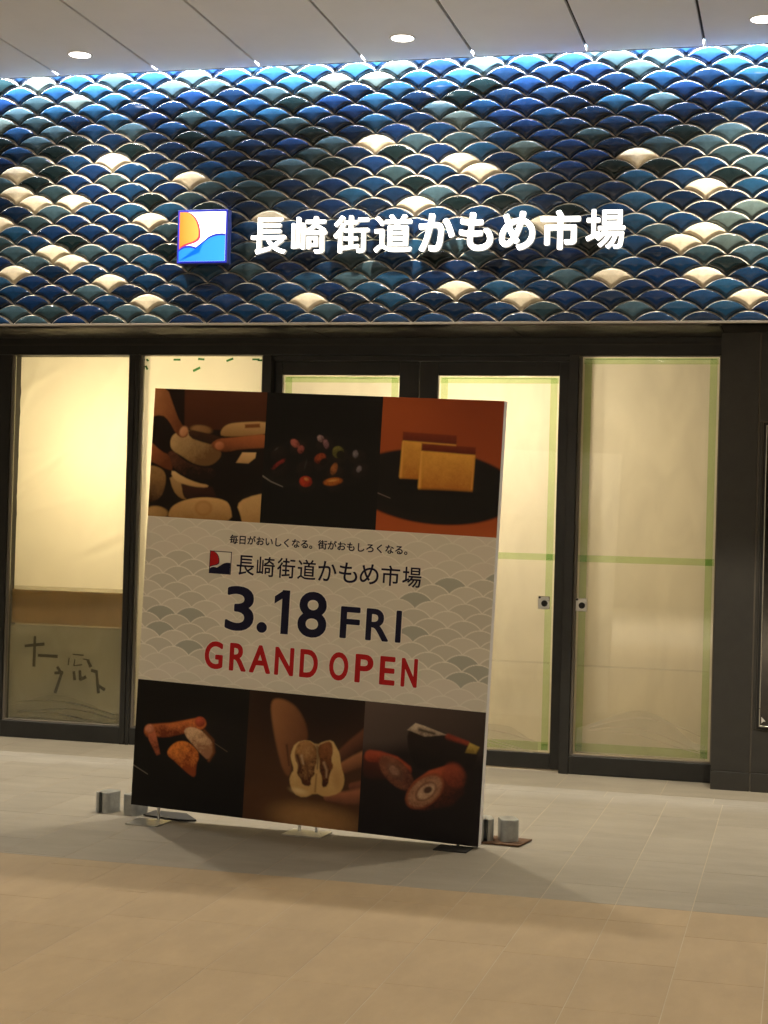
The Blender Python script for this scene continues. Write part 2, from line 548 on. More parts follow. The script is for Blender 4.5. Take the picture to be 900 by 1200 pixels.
# ------------------------------------------------------------------ shopfront frame, windows and doors
fr = thing("shopfront_frame", "dark bronze frame of posts and header beam round the papered glass", "door frame", (-2.8, 10.0, 0))
box("header", -9.1, -.485, 9.982, 10.16, 2.578, SZ - .001, M_bronze, fr)
box("header_fillet", -9.1, -.485, 9.978, 9.9815, 2.640, 2.652, M_bronze2, fr, .001)
box("post", -5.32, -5.200, 9.984, 10.16, .0, 2.577, M_bronze, fr)
box("post", -4.338, -4.300, 9.984, 10.16, .0, 2.577, M_bronze, fr)
box("post", -4.294, -4.268, 9.978, 10.16, .0, 2.577, M_bronze, fr)
box("post", -3.408, -3.350, 9.984, 10.16, .0, 2.577, M_bronze, fr)
box("post", -1.412, -1.352, 9.955, 10.16, .0, 2.577, M_bronze, fr)
box("wall_panel", -9.1, -7.22, 9.95, 10.16, 0, 2.577, M_clad, fr)
box("wall_panel", -7.214, -5.326, 9.95, 10.16, 0, 2.577, M_clad, fr)
box("track", -3.345, -1.415, 10.02, 10.19, 2.545, 2.5775, M_bronze, fr)

def pane(x0, x1, y, z0, z1, parent):
    return box("pane", x0, x1, y, y + .006, z0, z1, M_glass, parent, 0)

def window(name, label, x0, x1, z0, z1, yf, parent_y):
    t = thing(name, label, "window", ((x0 + x1) / 2, yf, 0))
    box("bottom_rail", x0 - .004, x1 + .004, yf, yf + .09, .003, z0, M_bronze, t)
    box("top_rail", x0 - .004, x1 + .004, yf + .022, yf + .09, z1, z1 + .002, M_bronze, t, 0)
    box("glazing_bead", x0 - .004, x0 + .010, yf + .02, yf + .06, z0, z1, M_seal, t, .001)
    box("glazing_bead", x1 - .008, x1 + .004, yf + .02, yf + .06, z0, z1, M_seal, t, .001)
    box("glazing_bead", x0 + .011, x1 - .009, yf + .02, yf + .05, z0 + .001, z0 + .009, M_seal, t, .001)
    pane(x0 + .0105, x1 - .0085, yf + .045, z0 + .010, z1 - .001, t)
    return t
window("shop_window", "tall shop window at the far left, brightest glow at its right side", -5.196, -4.342, .112, 2.577, 9.985, 0)
window("shop_window", "tall shop window partly hidden by the poster board's left edge", -4.264, -3.412, .112, 2.577, 9.985, 0)
window("shop_window", "wide fixed glass panel beside the dark pillar, edged with green tape", -1.346, -.494, .113, 2.572, 9.958, 0)
box("jamb", -.4935, -.484, 9.96, 10.16, .0, 2.577, M_bronze, fr)

def door(label, x0, x1, gx0, gx1, lockx):
    t = thing("sliding_door", label, "door", ((x0 + x1) / 2, 10.06, .006))
    z0, z1, y0, y1 = .006, 2.543, 10.06, 10.105
    box("stile", x0, gx0, y0, y1, z0, z1, M_bronze, t)
    box("stile", gx1, x1, y0, y1, z0, z1, M_bronze, t)
    box("bottom_rail", gx0 + .0005, gx1 - .0005, y0 + .001, y1, z0, .103, M_bronze, t)
    box("top_rail", gx0 + .0005, gx1 - .0005, y0 + .001, y1, 2.457, z1, M_bronze, t)
    pane(gx0 + .001, gx1 - .001, 10.082, .104, 2.456, t)
    if lockx:
        l = lock_at(lockx, 10.081, 1.04, t)
    return t
def lock_at(x, y, z, t):
    l = box("lock_plate", x - .036, x + .036, y - .008, y, z - .04, z + .04, M_steel, t, .002)
    b = bmesh.new()
    bmesh.ops.create_cone(b, cap_ends=True, segments=20, radius1=.020, radius2=.018, depth=.012, matrix=Matrix.Translation((x + .004, y - .0145, z - .004)) @ Matrix.Rotation(RAD(90), 4, 'X'))
    bmesh.ops.create_cone(b, cap_ends=True, segments=12, radius1=.007, radius2=.006, depth=.012, matrix=Matrix.Translation((x - .026, y - .014, z + .032)) @ Matrix.Rotation(RAD(90), 4, 'X'))
    c = obj("lock_cylinder", b, M_dsteel)
    c.parent = l; c.matrix_parent_inverse = l.matrix_basis.inverted()
    if t.type == 'EMPTY': c.matrix_parent_inverse = Matrix.Translation(t.location).inverted() @ Matrix.Identity(4) if False else Matrix()
    return l
door("glazed sliding door behind the poster board's middle, only its top showing", -3.348, -2.384, -3.298, -2.511, None)
door("glazed sliding door seen right of the poster board, green taped, steel lock", -2.378, -1.4135, -2.259, -1.484, -1.547)
sp_lock = lock_at(-1.302, 9.998, 1.04, next(o for o in COL.objects if o.get("label", "").startswith("wide fixed glass")))

# ---- interior room behind the glass
room = box("interior_wall", -6.6, 1.7, 12.5, 12.58, 0, SZ, M_room, None, 0); tag(room, kind="structure")
o = box("interior_side_wall", -6.68, -6.601, 10.17, 12.58, 0, SZ, M_room, None, 0); tag(o, kind="structure")
o = box("interior_side_wall", -.30, -.20, 10.17, 12.499, 0, SZ, M_room, None, 0); tag(o, kind="structure")
o = box("interior_light_divider", -3.40, -3.34, 10.17, 12.499, 0, SZ, M_room, None, 0); tag(o, kind="structure")  # unseen divider, added to keep the left lamp's glow from spilling over
def room_lamp(x, y, z, W, r=.09, col=ROOM_C):
    t = thing("room_lamp", "lamp glowing inside the shop behind milky sheeting at x %s" % ("a" if x < -4 else "b"), "lamp", (x, y, z))
    l = bpy.data.lights.new("room_lamp_glow", 'POINT')
    l.energy, l.color, l.shadow_soft_size = W, col, r
    link("room_lamp_glow", l, t)
    b = bmesh.new()
    bmesh.ops.create_cone(b, cap_ends=True, segments=16, radius1=.05, radius2=.03, depth=.08, matrix=Matrix.Translation((0, 0, r + .08)))
    c = obj("lamp_cap", b, M_trim); c.parent = t; c.matrix_parent_inverse = Matrix()
    b = bmesh.new(); bx(b, -.006, .006, -.006, .006, r + .121, SZ - z - .001)
    c = obj("lamp_rod", b, M_trim); c.parent = t; c.matrix_parent_inverse = Matrix()
    return t
room_lamp(-4.58, 10.86, 1.98, 45, .09, (1.0, .76, .43))["label"] = "lamp whose glow shows through the far left window"
room_lamp(-3.85, 11.3, 2.2, 48)["label"] = "lamp lighting the window left of the poster board from inside"
room_lamp(-2.55, 11.2, 2.0, 56)["label"] = "lamp behind the taped doors, left one"
room_lamp(-1.86, 10.95, 2.25, 50)["label"] = "lamp behind the taped doors, near the steel lock"

# ---- sheets stuck behind the glass
def wrinkled(x0, x1, z0, z1, y, seed, amp=.003, nx=36, nz=80):
    r = random.Random(seed)
    cre = [(r.uniform(x0, x1), r.uniform(z0, z1), r.uniform(.2, 1.2), r.uniform(.010, .03), r.uniform(.3, 1) * r.choice((-1, 1)), r.uniform(.15, .45)) for _ in range(16)]
    b = bmesh.new()
    g = []
    for k in range(nz + 1):
        row = []
        for i in range(nx + 1):
            X, Z = x0 + (x1 - x0) * i / nx, z0 + (z1 - z0) * k / nz
            d = 0
            for cx, cz, an, w, a, ln in cre:
                t_ = (X - cx) * math.cos(an) + (Z - cz) * math.sin(an)
                s_ = -(X - cx) * math.sin(an) + (Z - cz) * math.cos(an)
                d += a * math.exp(-(s_ / w) ** 2 - (t_ / ln) ** 2)
            d += .6 * math.sin(X * 5 + seed) * math.sin(Z * 1.7 + seed)
            row.append(b.verts.new((X, y + amp * max(-1.5, min(1.5, d)), Z)))
        g.append(row)
    for k in range(nz):
        for i in range(nx): b.faces.new((g[k][i], g[k][i + 1], g[k + 1][i + 1], g[k + 1][i]))
    return b
def sheet(label, x0, x1, z0, z1, y, m, seed, amp=.003):
    t = thing("masking_sheet", label, "plastic sheet", ((x0 + x1) / 2, y, z0))
    obj("sheet", wrinkled(x0, x1, z0, z1, y, seed, amp), m, t, True)
    return t
def tape(t, x0, x1, z0, z1, y, m=None):
    return box("tape_strip", x0, x1, y, y + .0008, z0, z1, m or M_tape, t, 0)
s1 = sheet("milky plastic sheet glowing yellow behind the far left window", -5.199, -4.338, .93, 2.577, 10.13, M_sheet, 3, .011)
s2 = sheet("milky creased plastic sheet with dark green tape bits at its top", -4.264, -3.408, .05, 2.577, 10.068, M_sheet, 5, .009)
for x, z, w, h, a in ((-4.245, 2.50, .03, .014, 60), (-4.24, 2.55, .02, .012, 40), (-4.03, 2.553, .05, .013, 0), (-3.86, 2.557, .045, .014, 5), (-3.89, 2.49, .055, .016, -25), (-3.66, 2.553, .05, .014, -20), (-3.48, 2.556, .05, .012, 0), (-3.45, 2.55, .035, .012, 0)):
    b = bmesh.new(); bx(b, -w / 2, w / 2, -.0004, .0004, -h / 2, h / 2)
    c = obj("tape_piece", b, M_green); c.parent = s2
    c.matrix_parent_inverse = Matrix.Translation(s2.location).inverted()
    c.matrix_basis = Matrix.Translation((x, 10.0535, z)) @ Matrix.Rotation(RAD(a), 4, 'Y')
M_shade_line = clear("painted_shade_line", (.975, .972, .97), .5)
def taped(label, x0, x1, z0, z1, y, seed, mid=True, left=True):
    t = sheet(label, x0, x1, z0, z1, y + .012, M_paper, seed, .0028)
    w = .044
    e = .014
    if left: tape(t, x0 + e, x0 + e + w, z0 + .04, z1 - .012, y)
    tape(t, x1 - e - w, x1 - e, z0 + .04, z1 - .012, y + .001)
    tape(t, x0 + e * .5, x1 - e * .5, z1 - .045, z1 - .006, y + .0022, M_tape_dark if False else M_tape)
    tape(t, x0 + e, x1 - e, z0 + .012, z0 + .065, y + .0034)
    if mid: tape(t, x0 + .004, x1 - .004, 1.304, 1.346, y + .0046)
    for (a, b_) in ((x1 - e - w, 1.302), (x1 - e - w, z0 + .013)) + (((x0 + e, 1.302), (x0 + e, z0 + .013)) if left else ()):
        tape(t, a + .001, a + w - .002, b_ + .003, b_ + .042, y - .0012, M_tape_dark)
    tape(t, x0 + .02, x1 - .02, .658, .670, y + .0056, M_shade_line)  # faint shadow line across the paper, painted as a tinted strip
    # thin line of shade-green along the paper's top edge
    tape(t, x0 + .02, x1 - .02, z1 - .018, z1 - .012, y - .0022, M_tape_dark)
    return t
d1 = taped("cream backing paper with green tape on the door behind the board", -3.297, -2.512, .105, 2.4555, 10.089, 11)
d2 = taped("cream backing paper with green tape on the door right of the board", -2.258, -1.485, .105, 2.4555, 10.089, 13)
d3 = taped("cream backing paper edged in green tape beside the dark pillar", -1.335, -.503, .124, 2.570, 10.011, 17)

# clear film bunched at the foot of the panes
def film(label, x0, x1, z0, h, y, seed, depth=.03):
    r = random.Random(seed)
    t = thing("plastic_film", label, "plastic film", ((x0 + x1) / 2, y, z0))
    nx, nz = 60, 16
    b = bmesh.new(); g = []
    ph = [r.uniform(0, 6.28) for _ in range(6)]
    for k in range(nz + 1):
        row = []
        for i in range(nx + 1):
            u, v = i / nx, k / nz
            top = h * (.55 + .45 * math.sin(math.pi * min(1, max(0, (u * 1.1))) ) ) * (1 - .35 * max(0, u - .75) * 4)
            d = .5 + .22 * math.sin(11 * u + 5 * v + ph[0]) + .16 * math.sin(23 * u - 9 * v + ph[1]) + .12 * math.sin(37 * u + 19 * v + ph[2])
            zz = z0 + top * v + .012 * math.sin(9 * u + ph[3]) * v
            row.append(b.verts.new((x0 + (x1 - x0) * u, y - depth * d * math.sin(math.pi * min(1, v * 1.0)) ** .7, zz)))
        g.append(row)
    for k in range(nz):
        for i in range(nx): b.faces.new((g[k][i], g[k][i + 1], g[k + 1][i + 1], g[k + 1][i]))
    obj("film", b, M_film, t, True)
    # folded hems that catch the light
    for q in range(3):
        b = bmesh.new()
        pts = []
        zz0 = z0 + h * r.uniform(.25, .9)
        for i in range(25):
            u = i / 24
            pts.append((x0 + (x1 - x0) * (.08 + .88 * u), zz0 * (1) - h * .55 * max(0, u - .45) ** 1.2 + h * .16 * math.sin(3 * u + q) - h * .2 * (1 - u) ** 2))
        wv = [(b.verts.new((X, y - depth * .9 - q * .002, Z)), b.verts.new((X, y - depth * .9 - q * .002 - .003, Z + .006))) for X, Z in pts]
        for (a, c), (d_, e_) in zip(wv[:-1], wv[1:]): b.faces.new((a, d_, e_, c))
        obj("fold", b, M_fold, t, True)
    return t
M_skirt = clear("hazy_plastic_skirt", (.96, .95, .92), .3, haze=.14, haze_col=(.80, .72, .54))
M_fold = clear("plastic_fold", (.9, .9, .86), .3, haze=.55, haze_col=(.85, .80, .66))
film("clear plastic film bunched at the foot of the taped panel by the pillar", -1.31, -.53, .128, .27, 9.999, 21, .012)
film("clear plastic film lying at the foot of the door right of the board", -2.23, -1.56, .108, .17, 10.079, 23, .010)

# far left window: brown card band, grey board with handwriting, crumpled film
cb = box("cardboard_panel", -5.188, -4.352, 10.078, 10.086, .765, .992, M_card, None, .001)
tag(cb, "brown cardboard band behind the far left window above the grey board", "cardboard")
wb = thing("writing_board", "grey board with black handwritten marks inside the far left window", "board", (-4.77, 10.07, .06))
box("panel", -5.188, -4.352, 10.066, 10.074, .06, .757, M_board, wb, .001)
STROKES = [[(-5.003, 0.673), (-5.004, 0.481)], [(-5.071, 0.613), (-4.939, 0.631)], [(-4.971, 0.553), (-4.839, 0.553)], [(-4.748, 0.544), (-4.753, 0.499)], [(-4.721, 0.571), (-4.645, 0.568)], [(-4.706, 0.534), (-4.712, 0.495), (-4.657, 0.504)], [(-4.644, 0.543), (-4.603, 0.538)], [(-4.609, 0.532), (-4.59, 0.498)], [(-4.846, 0.44), (-4.796, 0.446), (-4.841, 0.31)], [(-4.829, 0.477), (-4.81, 0.452)], [(-4.71, 0.451), (-4.702, 0.404)], [(-4.666, 0.459), (-4.661, 0.406), (-4.627, 0.423)], [(-4.58, 0.47), (-4.545, 0.463)], [(-4.545, 0.459), (-4.527, 0.326)], [(-4.529, 0.371), (-4.487, 0.348)]]
for q, st in enumerate(STROKES):
    b = bmesh.new()
    w = .005 if 3 <= q <= 6 else .012
    for a, c in zip(st[:-1], st[1:]):
        A, Cc = Vector(a), Vector(c)
        n = (Cc - A).normalized(); p = Vector((-n.y, n.x)) * w
        A = A - n * w * .6; Cc = Cc + n * w * .6
        vs = [b.verts.new((P.x, 10.0652 - q * .00003, P.y)) for P in (A + p * .7, A - p * .9, Cc - p * 1.1, Cc + p * .8)]
        b.faces.new(vs)
    obj("pen_stroke", b, M_ink if w > .005 else M_board_ink if 'M_board_ink' in globals() else M_ink, wb)
box("sheet_skirt", -5.184, -4.354, 10.052, 10.0528, .123, 1.02, M_skirt, s1, 0)
film("crumpled clear film along the foot of the far left window", -5.17, -4.36, .123, .16, 10.062, 31, .012)

# ------------------------------------------------------------------ dark pillar with display case
pl = thing("pillar", "dark grey clad pillar at the right with pale joints and low plinth", "pillar", (-.2, 9.8, 0))
PF = 9.735
box("core", -.478, 2.9, PF + .012, 10.16, 0, SZ - .002, M_seal, pl, 0)
box("cladding_panel", -.483, -.262, PF, 10.159, .113, SZ - .003, M_clad, pl, .0015)
box("plinth", -.483, -.262, PF - .001, 10.159, .0, .108, M_clad, pl, .0015)
box("plinth", -.252, 2.9, PF - .001, PF + .011, .0, .108, M_clad, pl, .0015)
box("cladding_panel", -.252, 2.9, PF, PF + .011, .113, .358, M_clad, pl, .0015)
box("cladding_panel", -.252, 2.9, PF, PF + .011, 2.165, SZ - .003, M_clad, pl, .0015)
box("cladding_panel", -.252, -.232, PF, PF + .011, .363, 2.160, M_clad, pl, .0015)
box("cladding_panel", .72, 2.9, PF, PF + .011, .363, 2.160, M_clad, pl, .0015)
pc = thing("display_case", "dark glazed display case let into the pillar at the right edge", "display case", (.24, PF, .37))
def ring(name, x0, x1, z0, z1, w, y0, y1, m, t):
    box(name, x0, x0 + w, y0, y1, z0, z1, m, t, .001); box(name, x1 - w, x1, y0, y1, z0, z1, m, t, .001)
    box(name, x0 + w + .0003, x1 - w - .0003, y0, y1, z0, z0 + w, m, t, .001); box(name, x0 + w + .0003, x1 - w - .0003, y0, y1, z1 - w, z1, m, t, .001)
ring("case_rim", -.228, .716, .368, 2.156, .014, PF - .004, PF + .010, M_black, pc)
ring("case_frame", -.2135, .7015, .3825, 2.1415, .006, PF - .009, PF + .010, M_steel, pc)
box("case_glass", -.207, .695, PF + .002, PF + .009, .389, 2.135, M_dark_glass, pc, 0)
b = bmesh.new()
mk = [(-.200, .402), (-.200, .440), (-.176, .414), (-.188, .413)]
b.faces.new([b.verts.new((x, PF + .001, z)) for x, z in mk])
obj("corner_mark", b, M_white, pc)

# ------------------------------------------------------------------ lit sign: letters and emblem
def text_mesh(s, size, offset=0.0, extrude=0.0, res=6, spacing=1.0, sx=1.0, bevel=0.0):
    c = bpy.data.curves.new("lettering", 'FONT')
    c.body = s
    c.size = size
    c.offset = offset
    c.extrude = extrude
    c.resolution_u = res
    c.space_character = spacing
    if bevel:
        c.bevel_depth = bevel; c.bevel_resolution = 1
    o = bpy.data.objects.new("lettering", c)
    COL.objects.link(o)
    bpy.context.view_layer.update()
    dg = bpy.context.evaluated_depsgraph_get()
    me = bpy.data.meshes.new_from_object(o.evaluated_get(dg))
    bpy.data.objects.remove(o, do_unlink=True)
    bpy.data.curves.remove(c)
    me.materials.clear()
    co = np.zeros(len(me.vertices) * 3)
    me.vertices.foreach_get("co", co)
    co = co.reshape(-1, 3)
    return me, co

def fit(me, co, x0, x1, z0, z1, keep=None):
    """scale the flat lettering into the box x0..x1, z0..z1"""
    lo, hi = co.min(0), co.max(0)
    c = co.copy()
    c[:, 0] = x0 + (co[:, 0] - lo[0]) * (x1 - x0) / (hi[0] - lo[0])
    c[:, 1] = z0 + (co[:, 1] - lo[1]) * (z1 - z0) / (hi[1] - lo[1])
    me.vertices.foreach_set("co", c.ravel())
    me.update()
    return me

def bolden(me, d, n=8, dy=.00012):
    """thicken flat lettering: copies shifted round a small circle, each a hair behind the last"""
    b = bmesh.new()
    b.from_mesh(me)
    src = b.verts[:] + b.edges[:] + b.faces[:]
    for k in range(n):
        r = bmesh.ops.duplicate(b, geom=src)
        a_ = 2 * math.pi * (k + .5) / n
        for v in r["geom"]:
            if isinstance(v, bmesh.types.BMVert): v.co += Vector((d * math.cos(a_), d * math.sin(a_), -dy * (k + 1)))
    b.to_mesh(me); b.free()
    return me

LY = 9.285
sg = thing("shop_sign", "shop name in nine lit white characters across the blue tiles", "sign", (-2.14, LY, 3.1))
NAME = "長崎街道かもめ市場"
XS = [(-3.262, -3.04), (-3.006, -2.789), (-2.744, -2.527), (-2.494, -2.264), (-2.222, -2.008), (-1.98, -1.779), (-1.742, -1.532), (-1.501, -1.271), (-1.239, -1.016)]
ZS = [(3.107, 3.329), (3.108, 3.33), (3.108, 3.331), (3.108, 3.332), (3.108, 3.333), (3.109, 3.334), (3.109, 3.335), (3.109, 3.336), (3.109, 3.337)]
for ch, (xa, xb), (za, zb) in zip(NAME, XS, ZS):
    me, co = text_mesh(ch, .25, 0.0, .016, 6)
    dl_ = .0064 if ch in "かもめ市" else .0036
    fit(me, co, xa + dl_, xb - dl_, za + dl_, zb - dl_)
    bolden(me, dl_)
    me.materials.append(M_letter_side); me.materials.append(M_letter)
    for p in me.polygons:
        if p.normal.z > .5: p.material_index = 1
    o = link("sign_letter", me, sg)
    # lettering lies in x/y facing +z: stand it up so that it faces -y
    o.matrix_parent_inverse = Matrix.Translation(sg.location).inverted()
    o.matrix_basis = Matrix.Translation((0, LY, 0)) @ Matrix.Rotation(RAD(90), 4, 'X')
    for px_ in (xa + .06, xb - .06):
        bb = bmesh.new()
        bmesh.ops.create_cone(bb, cap_ends=True, segments=8, radius1=.004, radius2=.004, depth=.05, matrix=Matrix.Translation((px_, LY + .040, (za + zb) / 2)) @ Matrix.Rotation(RAD(90), 4, 'X'))
        obj("standoff", bb, M_steel, sg)

def emblem(parent, x0, z0, w, h, y, mats, step=.001, place=None):
    """sun, gull and waves in a square: polygons in unit coordinates laid one on another"""
    white, border, sun, sunline, wave, waveline = mats
    def poly(name, pts, m, k):
        b = bmesh.new()
        b.faces.new([b.verts.new((x0 + p[0] * w, y - k * step, z0 + p[1] * h)) for p in pts])
        bmesh.ops.triangulate(b, faces=b.faces[:])
        return obj(name, b, m, parent)
    def curve(fn, a, c, n): return [fn(a + (c - a) * k / n) for k in range(n + 1)]
    def bez(p0, p1, p2, p3, n=14):
        r = []
        for k in range(n + 1):
            t = k / n; s_ = 1 - t
            r.append((s_ ** 3 * p0[0] + 3 * s_ * s_ * t * p1[0] + 3 * s_ * t * t * p2[0] + t ** 3 * p3[0], s_ ** 3 * p0[1] + 3 * s_ * s_ * t * p1[1] + 3 * s_ * t * t * p2[1] + t ** 3 * p3[1]))
        return r
    e = .035
    poly("emblem_border", [(0, 0), (1, 0), (1, 1), (0, 1)], border, 1)
    poly("emblem_white", [(e, e), (1 - e, e), (1 - e, 1 - e), (e, 1 - e)], white, 2)
    def sunpts(d):
        top = bez((.16 + d, 1 - e), (.34 + d, .93), (.45 + d, .68), (.42 + d, .50 - d))
        low = bez((.42 + d, .50 - d), (.36, .36 - d), (.16, .42 - d), (e, .28 - d))
        return [(e, 1 - e)] + top + low[1:]
    poly("emblem_sun_line", sunpts(.036), sunline, 3)
    poly("emblem_sun", sunpts(0), sun, 4)
    def wavepts(d):
        a = bez((e, .21 + d), (.10, .31 + d), (.33, .33 + d), (.46, .20 + d))
        c = bez((.46, .20 + d), (.47, .36 + d), (.64, .55 + d), (1 - e, .51 + d))
        return [(e, e)] + a + c[1:] + [(1 - e, e)]
    poly("emblem_wave_line", wavepts(.040), waveline, 5)
    poly("emblem_wave", wavepts(0), wave, 6)

lg = thing("emblem_sign", "square lit emblem of orange sun, gull and blue wave on the tiles", "sign", (-3.57, LY, 3.055))
M_lw = emis("lit_emblem_white", (.97, .98, 1.0), 1.9)
M_lb = emis("lit_emblem_navy", (.012, .02, .42), .9)
M_ls = soft_gradient("lit_emblem_orange", (1.0, .20, .02), (1.0, .46, .10), -3.72, -3.58, .60)
M_lr = emis("lit_emblem_crimson", (.42, .03, .10), .8)
M_lc = soft_gradient("lit_emblem_cyan", (.010, .22, .85), (.03, .38, 1.0), -3.72, -3.40, .55)
box("lamp_box", -3.736, -3.408, LY - .020, LY + .045, 3.055, 3.386, mat("emblem_box_blue", (.02, .03, .12), .4), lg, .003)
emblem(lg, -3.732, 3.059, .320, .323, LY - .020, (M_lw, M_lb, M_ls, M_lr, M_lc, M_lb), .0008)

# ------------------------------------------------------------------ poster board
BW, BH, BT = 1.7887, 2.0794, .055
byaw, broll = RAD(-3.2695), RAD(1.8805)
e1 = Vector((math.cos(byaw), math.sin(byaw), 0)); nn = Vector((-math.sin(byaw), math.cos(byaw), 0)); e3 = Vector((0, 0, 1))
ax = e1 * math.cos(broll) - e3 * math.sin(broll)
az = e1 * math.sin(broll) + e3 * math.cos(broll)
cen = Vector((-2.2789, 7.5, 1.0799))
org = cen - ax * BW / 2 - az * BH / 2                     # lower left front corner
board = bpy.data.objects.new("poster_board", None); COL.objects.link(board)
board.empty_display_size = .1
board.matrix_world = Matrix(((ax.x, nn.x, az.x, org.x), (ax.y, nn.y, az.y, org.y), (ax.z, nn.z, az.z, org.z), (0, 0, 0, 1)))
tag(board, "large freestanding poster board with six food photos and red opening lettering", "poster board")
def bobj(name, b, m, smooth=False):
    o = obj(name, b, m, None, smooth); o.parent = board; return o
b = bmesh.new(); bx(b, 0, BW, 0, BT, 0, BH, .0012); bobj("panel", b, M_white)

def attr_mat(name):
    m = mat(name, (.5, .5, .5), .5, spec=.22)
    N, L = m.node_tree.nodes, m.node_tree.links
    a = N.new("ShaderNodeVertexColor"); a.layer_name = "print"
    L.new(a.outputs["Color"], N["Principled BSDF"].inputs["Base Color"])
    return m
M_print = attr_mat("printed_paper")

def lin(c):
    c = np.asarray(c, float) / 255.0
    return np.where(c <= .04045, c / 12.92, ((c + .055) / 1.055) ** 2.4)
def ss(a, c, x):
    t = np.clip((x - a) / (c - a), 0, 1); return t * t * (3 - 2 * t)
class Paint:
    """an ink picture drawn with soft-edged shapes; u right, v down, in metres / height"""
    def __init__(s, w, h, n=200):
        s.w, s.h = w, h
        s.nu, s.nv = int(n * w / h), n
        s.U, s.V = np.meshgrid(np.linspace(0, w / h, s.nu + 1), np.linspace(0, 1, s.nv + 1))
        s.C = np.zeros((s.nv + 1, s.nu + 1, 3))
        rs = np.random.RandomState(4)
        g = rs.rand(24, 24)
        def up_(g_):
            yy = np.linspace(0, g_.shape[0] - 1.001, s.nv + 1); xx = np.linspace(0, g_.shape[1] - 1.001, s.nu + 1)
            y0, x0 = yy.astype(int), xx.astype(int); fy, fx = (yy - y0)[:, None], (xx - x0)[None, :]
            return (g_[y0][:, x0] * (1 - fy) * (1 - fx) + g_[y0 + 1][:, x0] * fy * (1 - fx) + g_[y0][:, x0 + 1] * (1 - fy) * fx + g_[y0 + 1][:, x0 + 1] * fy * fx)
        s.noise = .45 * up_(g) + .3 * up_(rs.rand(60, 60)) + .35 * up_(rs.rand(150, 150)) - .05
    def fill(s, c0, c1=None, ang=90):
        t = np.clip(s.U / (s.w / s.h) * math.cos(RAD(ang)) + s.V * math.sin(RAD(ang)), 0, 1)[..., None]
        s.C[:] = lin(c0) * (1 - t) + lin(c1 if c1 is not None else c0) * t
    def put(s, mask, col):
        s.C = s.C * (1 - mask[..., None]) + col * mask[..., None]
    def ell(s, cu, cv, ru, rv, rot, c_hi, c_lo, soft=.010, light=(-.5, -.7), alpha=1.0, tex=.25, p=2.0):
        a = RAD(rot)
        x = (s.U - cu) * math.cos(a) + (s.V - cv) * math.sin(a)
        y = -(s.U - cu) * math.sin(a) + (s.V - cv) * math.cos(a)
        r = (np.abs(x / ru) ** p + np.abs(y / rv) ** p) ** (1 / p)
        m = (1 - ss(1 - soft / min(ru, rv), 1 + soft / min(ru, rv), r)) * alpha
        sh = np.clip(.5 - .5 * (((s.U - cu) / ru) * light[0] * -1 * -1 + ((s.V - cv) / rv) * -light[1]) , 0, 1)
        sh = np.clip(.5 + .45 * (((s.U - cu) / max(ru, rv)) * light[0] + ((s.V - cv) / max(ru, rv)) * light[1]), 0, 1)
        sh = np.clip(sh * (1 - .35 * r ** 4) + tex * (s.noise - .5), 0, 1)[..., None]
        s.put(m, lin(c_lo) * (1 - sh) + lin(c_hi) * sh)
    def cap(s, pts, r0, r1, c_hi, c_lo, soft=.012, tex=.2, alpha=1.0):
        best = np.full(s.U.shape, 9.0); side = np.zeros(s.U.shape)
        n = len(pts) - 1
        for k, (p, q) in enumerate(zip(pts[:-1], pts[1:])):
            d = np.array(q, float) - np.array(p, float); L2 = (d ** 2).sum()
            t = np.clip(((s.U - p[0]) * d[0] + (s.V - p[1]) * d[1]) / L2, 0, 1)
            dx, dy = s.U - p[0] - t * d[0], s.V - p[1] - t * d[1]
            r = r0 + (r1 - r0) * (k + t) / n
            dd = np.hypot(dx, dy) / r
            sd = (dx * -.55 + dy * -.8) / r
            side = np.where(dd < best, sd, side); best = np.minimum(best, dd)
        rm = min(r0, r1)
        m = (1 - ss(1 - soft / rm, 1 + soft / rm, best)) * alpha
        sh = np.clip(.5 + .5 * side + tex * (s.noise - .5), 0, 1)[..., None]
        s.put(m, lin(c_lo) * (1 - sh) + lin(c_hi) * sh)
    def poly(s, pts, c_hi, c_lo, ang=90, soft=.008, tex=.15, alpha=1.0, smooth=0):
        pts = np.array(pts, float)
        for _ in range(smooth):
            q_ = np.roll(pts, -1, 0)
            pts = np.stack([pts * .75 + q_ * .25, pts * .25 + q_ * .75], 1).reshape(-1, 2)
        inside = np.zeros(s.U.shape, bool); dist = np.full(s.U.shape, 9.0)
        n = len(pts)
        for k in range(n):
            p, q = pts[k - 1], pts[k]
            d = q - p
            t = np.clip(((s.U - p[0]) * d[0] + (s.V - p[1]) * d[1]) / max(1e-9, (d ** 2).sum()), 0, 1)
            dist = np.minimum(dist, np.hypot(s.U - p[0] - t * d[0], s.V - p[1] - t * d[1]))
            cond = ((p[1] > s.V) != (q[1] > s.V)) & (s.U < (q[0] - p[0]) * (s.V - p[1]) / (q[1] - p[1] + 1e-12) + p[0])
            inside ^= cond
        sd = np.where(inside, dist, -dist)
        m = ss(-soft, soft, sd) * alpha
        lo, hi = pts.min(0), pts.max(0)
        t = ((s.U - lo[0]) / (hi[0] - lo[0] + 1e-9) * math.cos(RAD(ang)) + (s.V - lo[1]) / (hi[1] - lo[1] + 1e-9) * math.sin(RAD(ang)))
        t = np.clip(t + tex * (s.noise - .5), 0, 1)[..., None]
        s.put(m, lin(c_hi) * (1 - t) + lin(c_lo) * t)
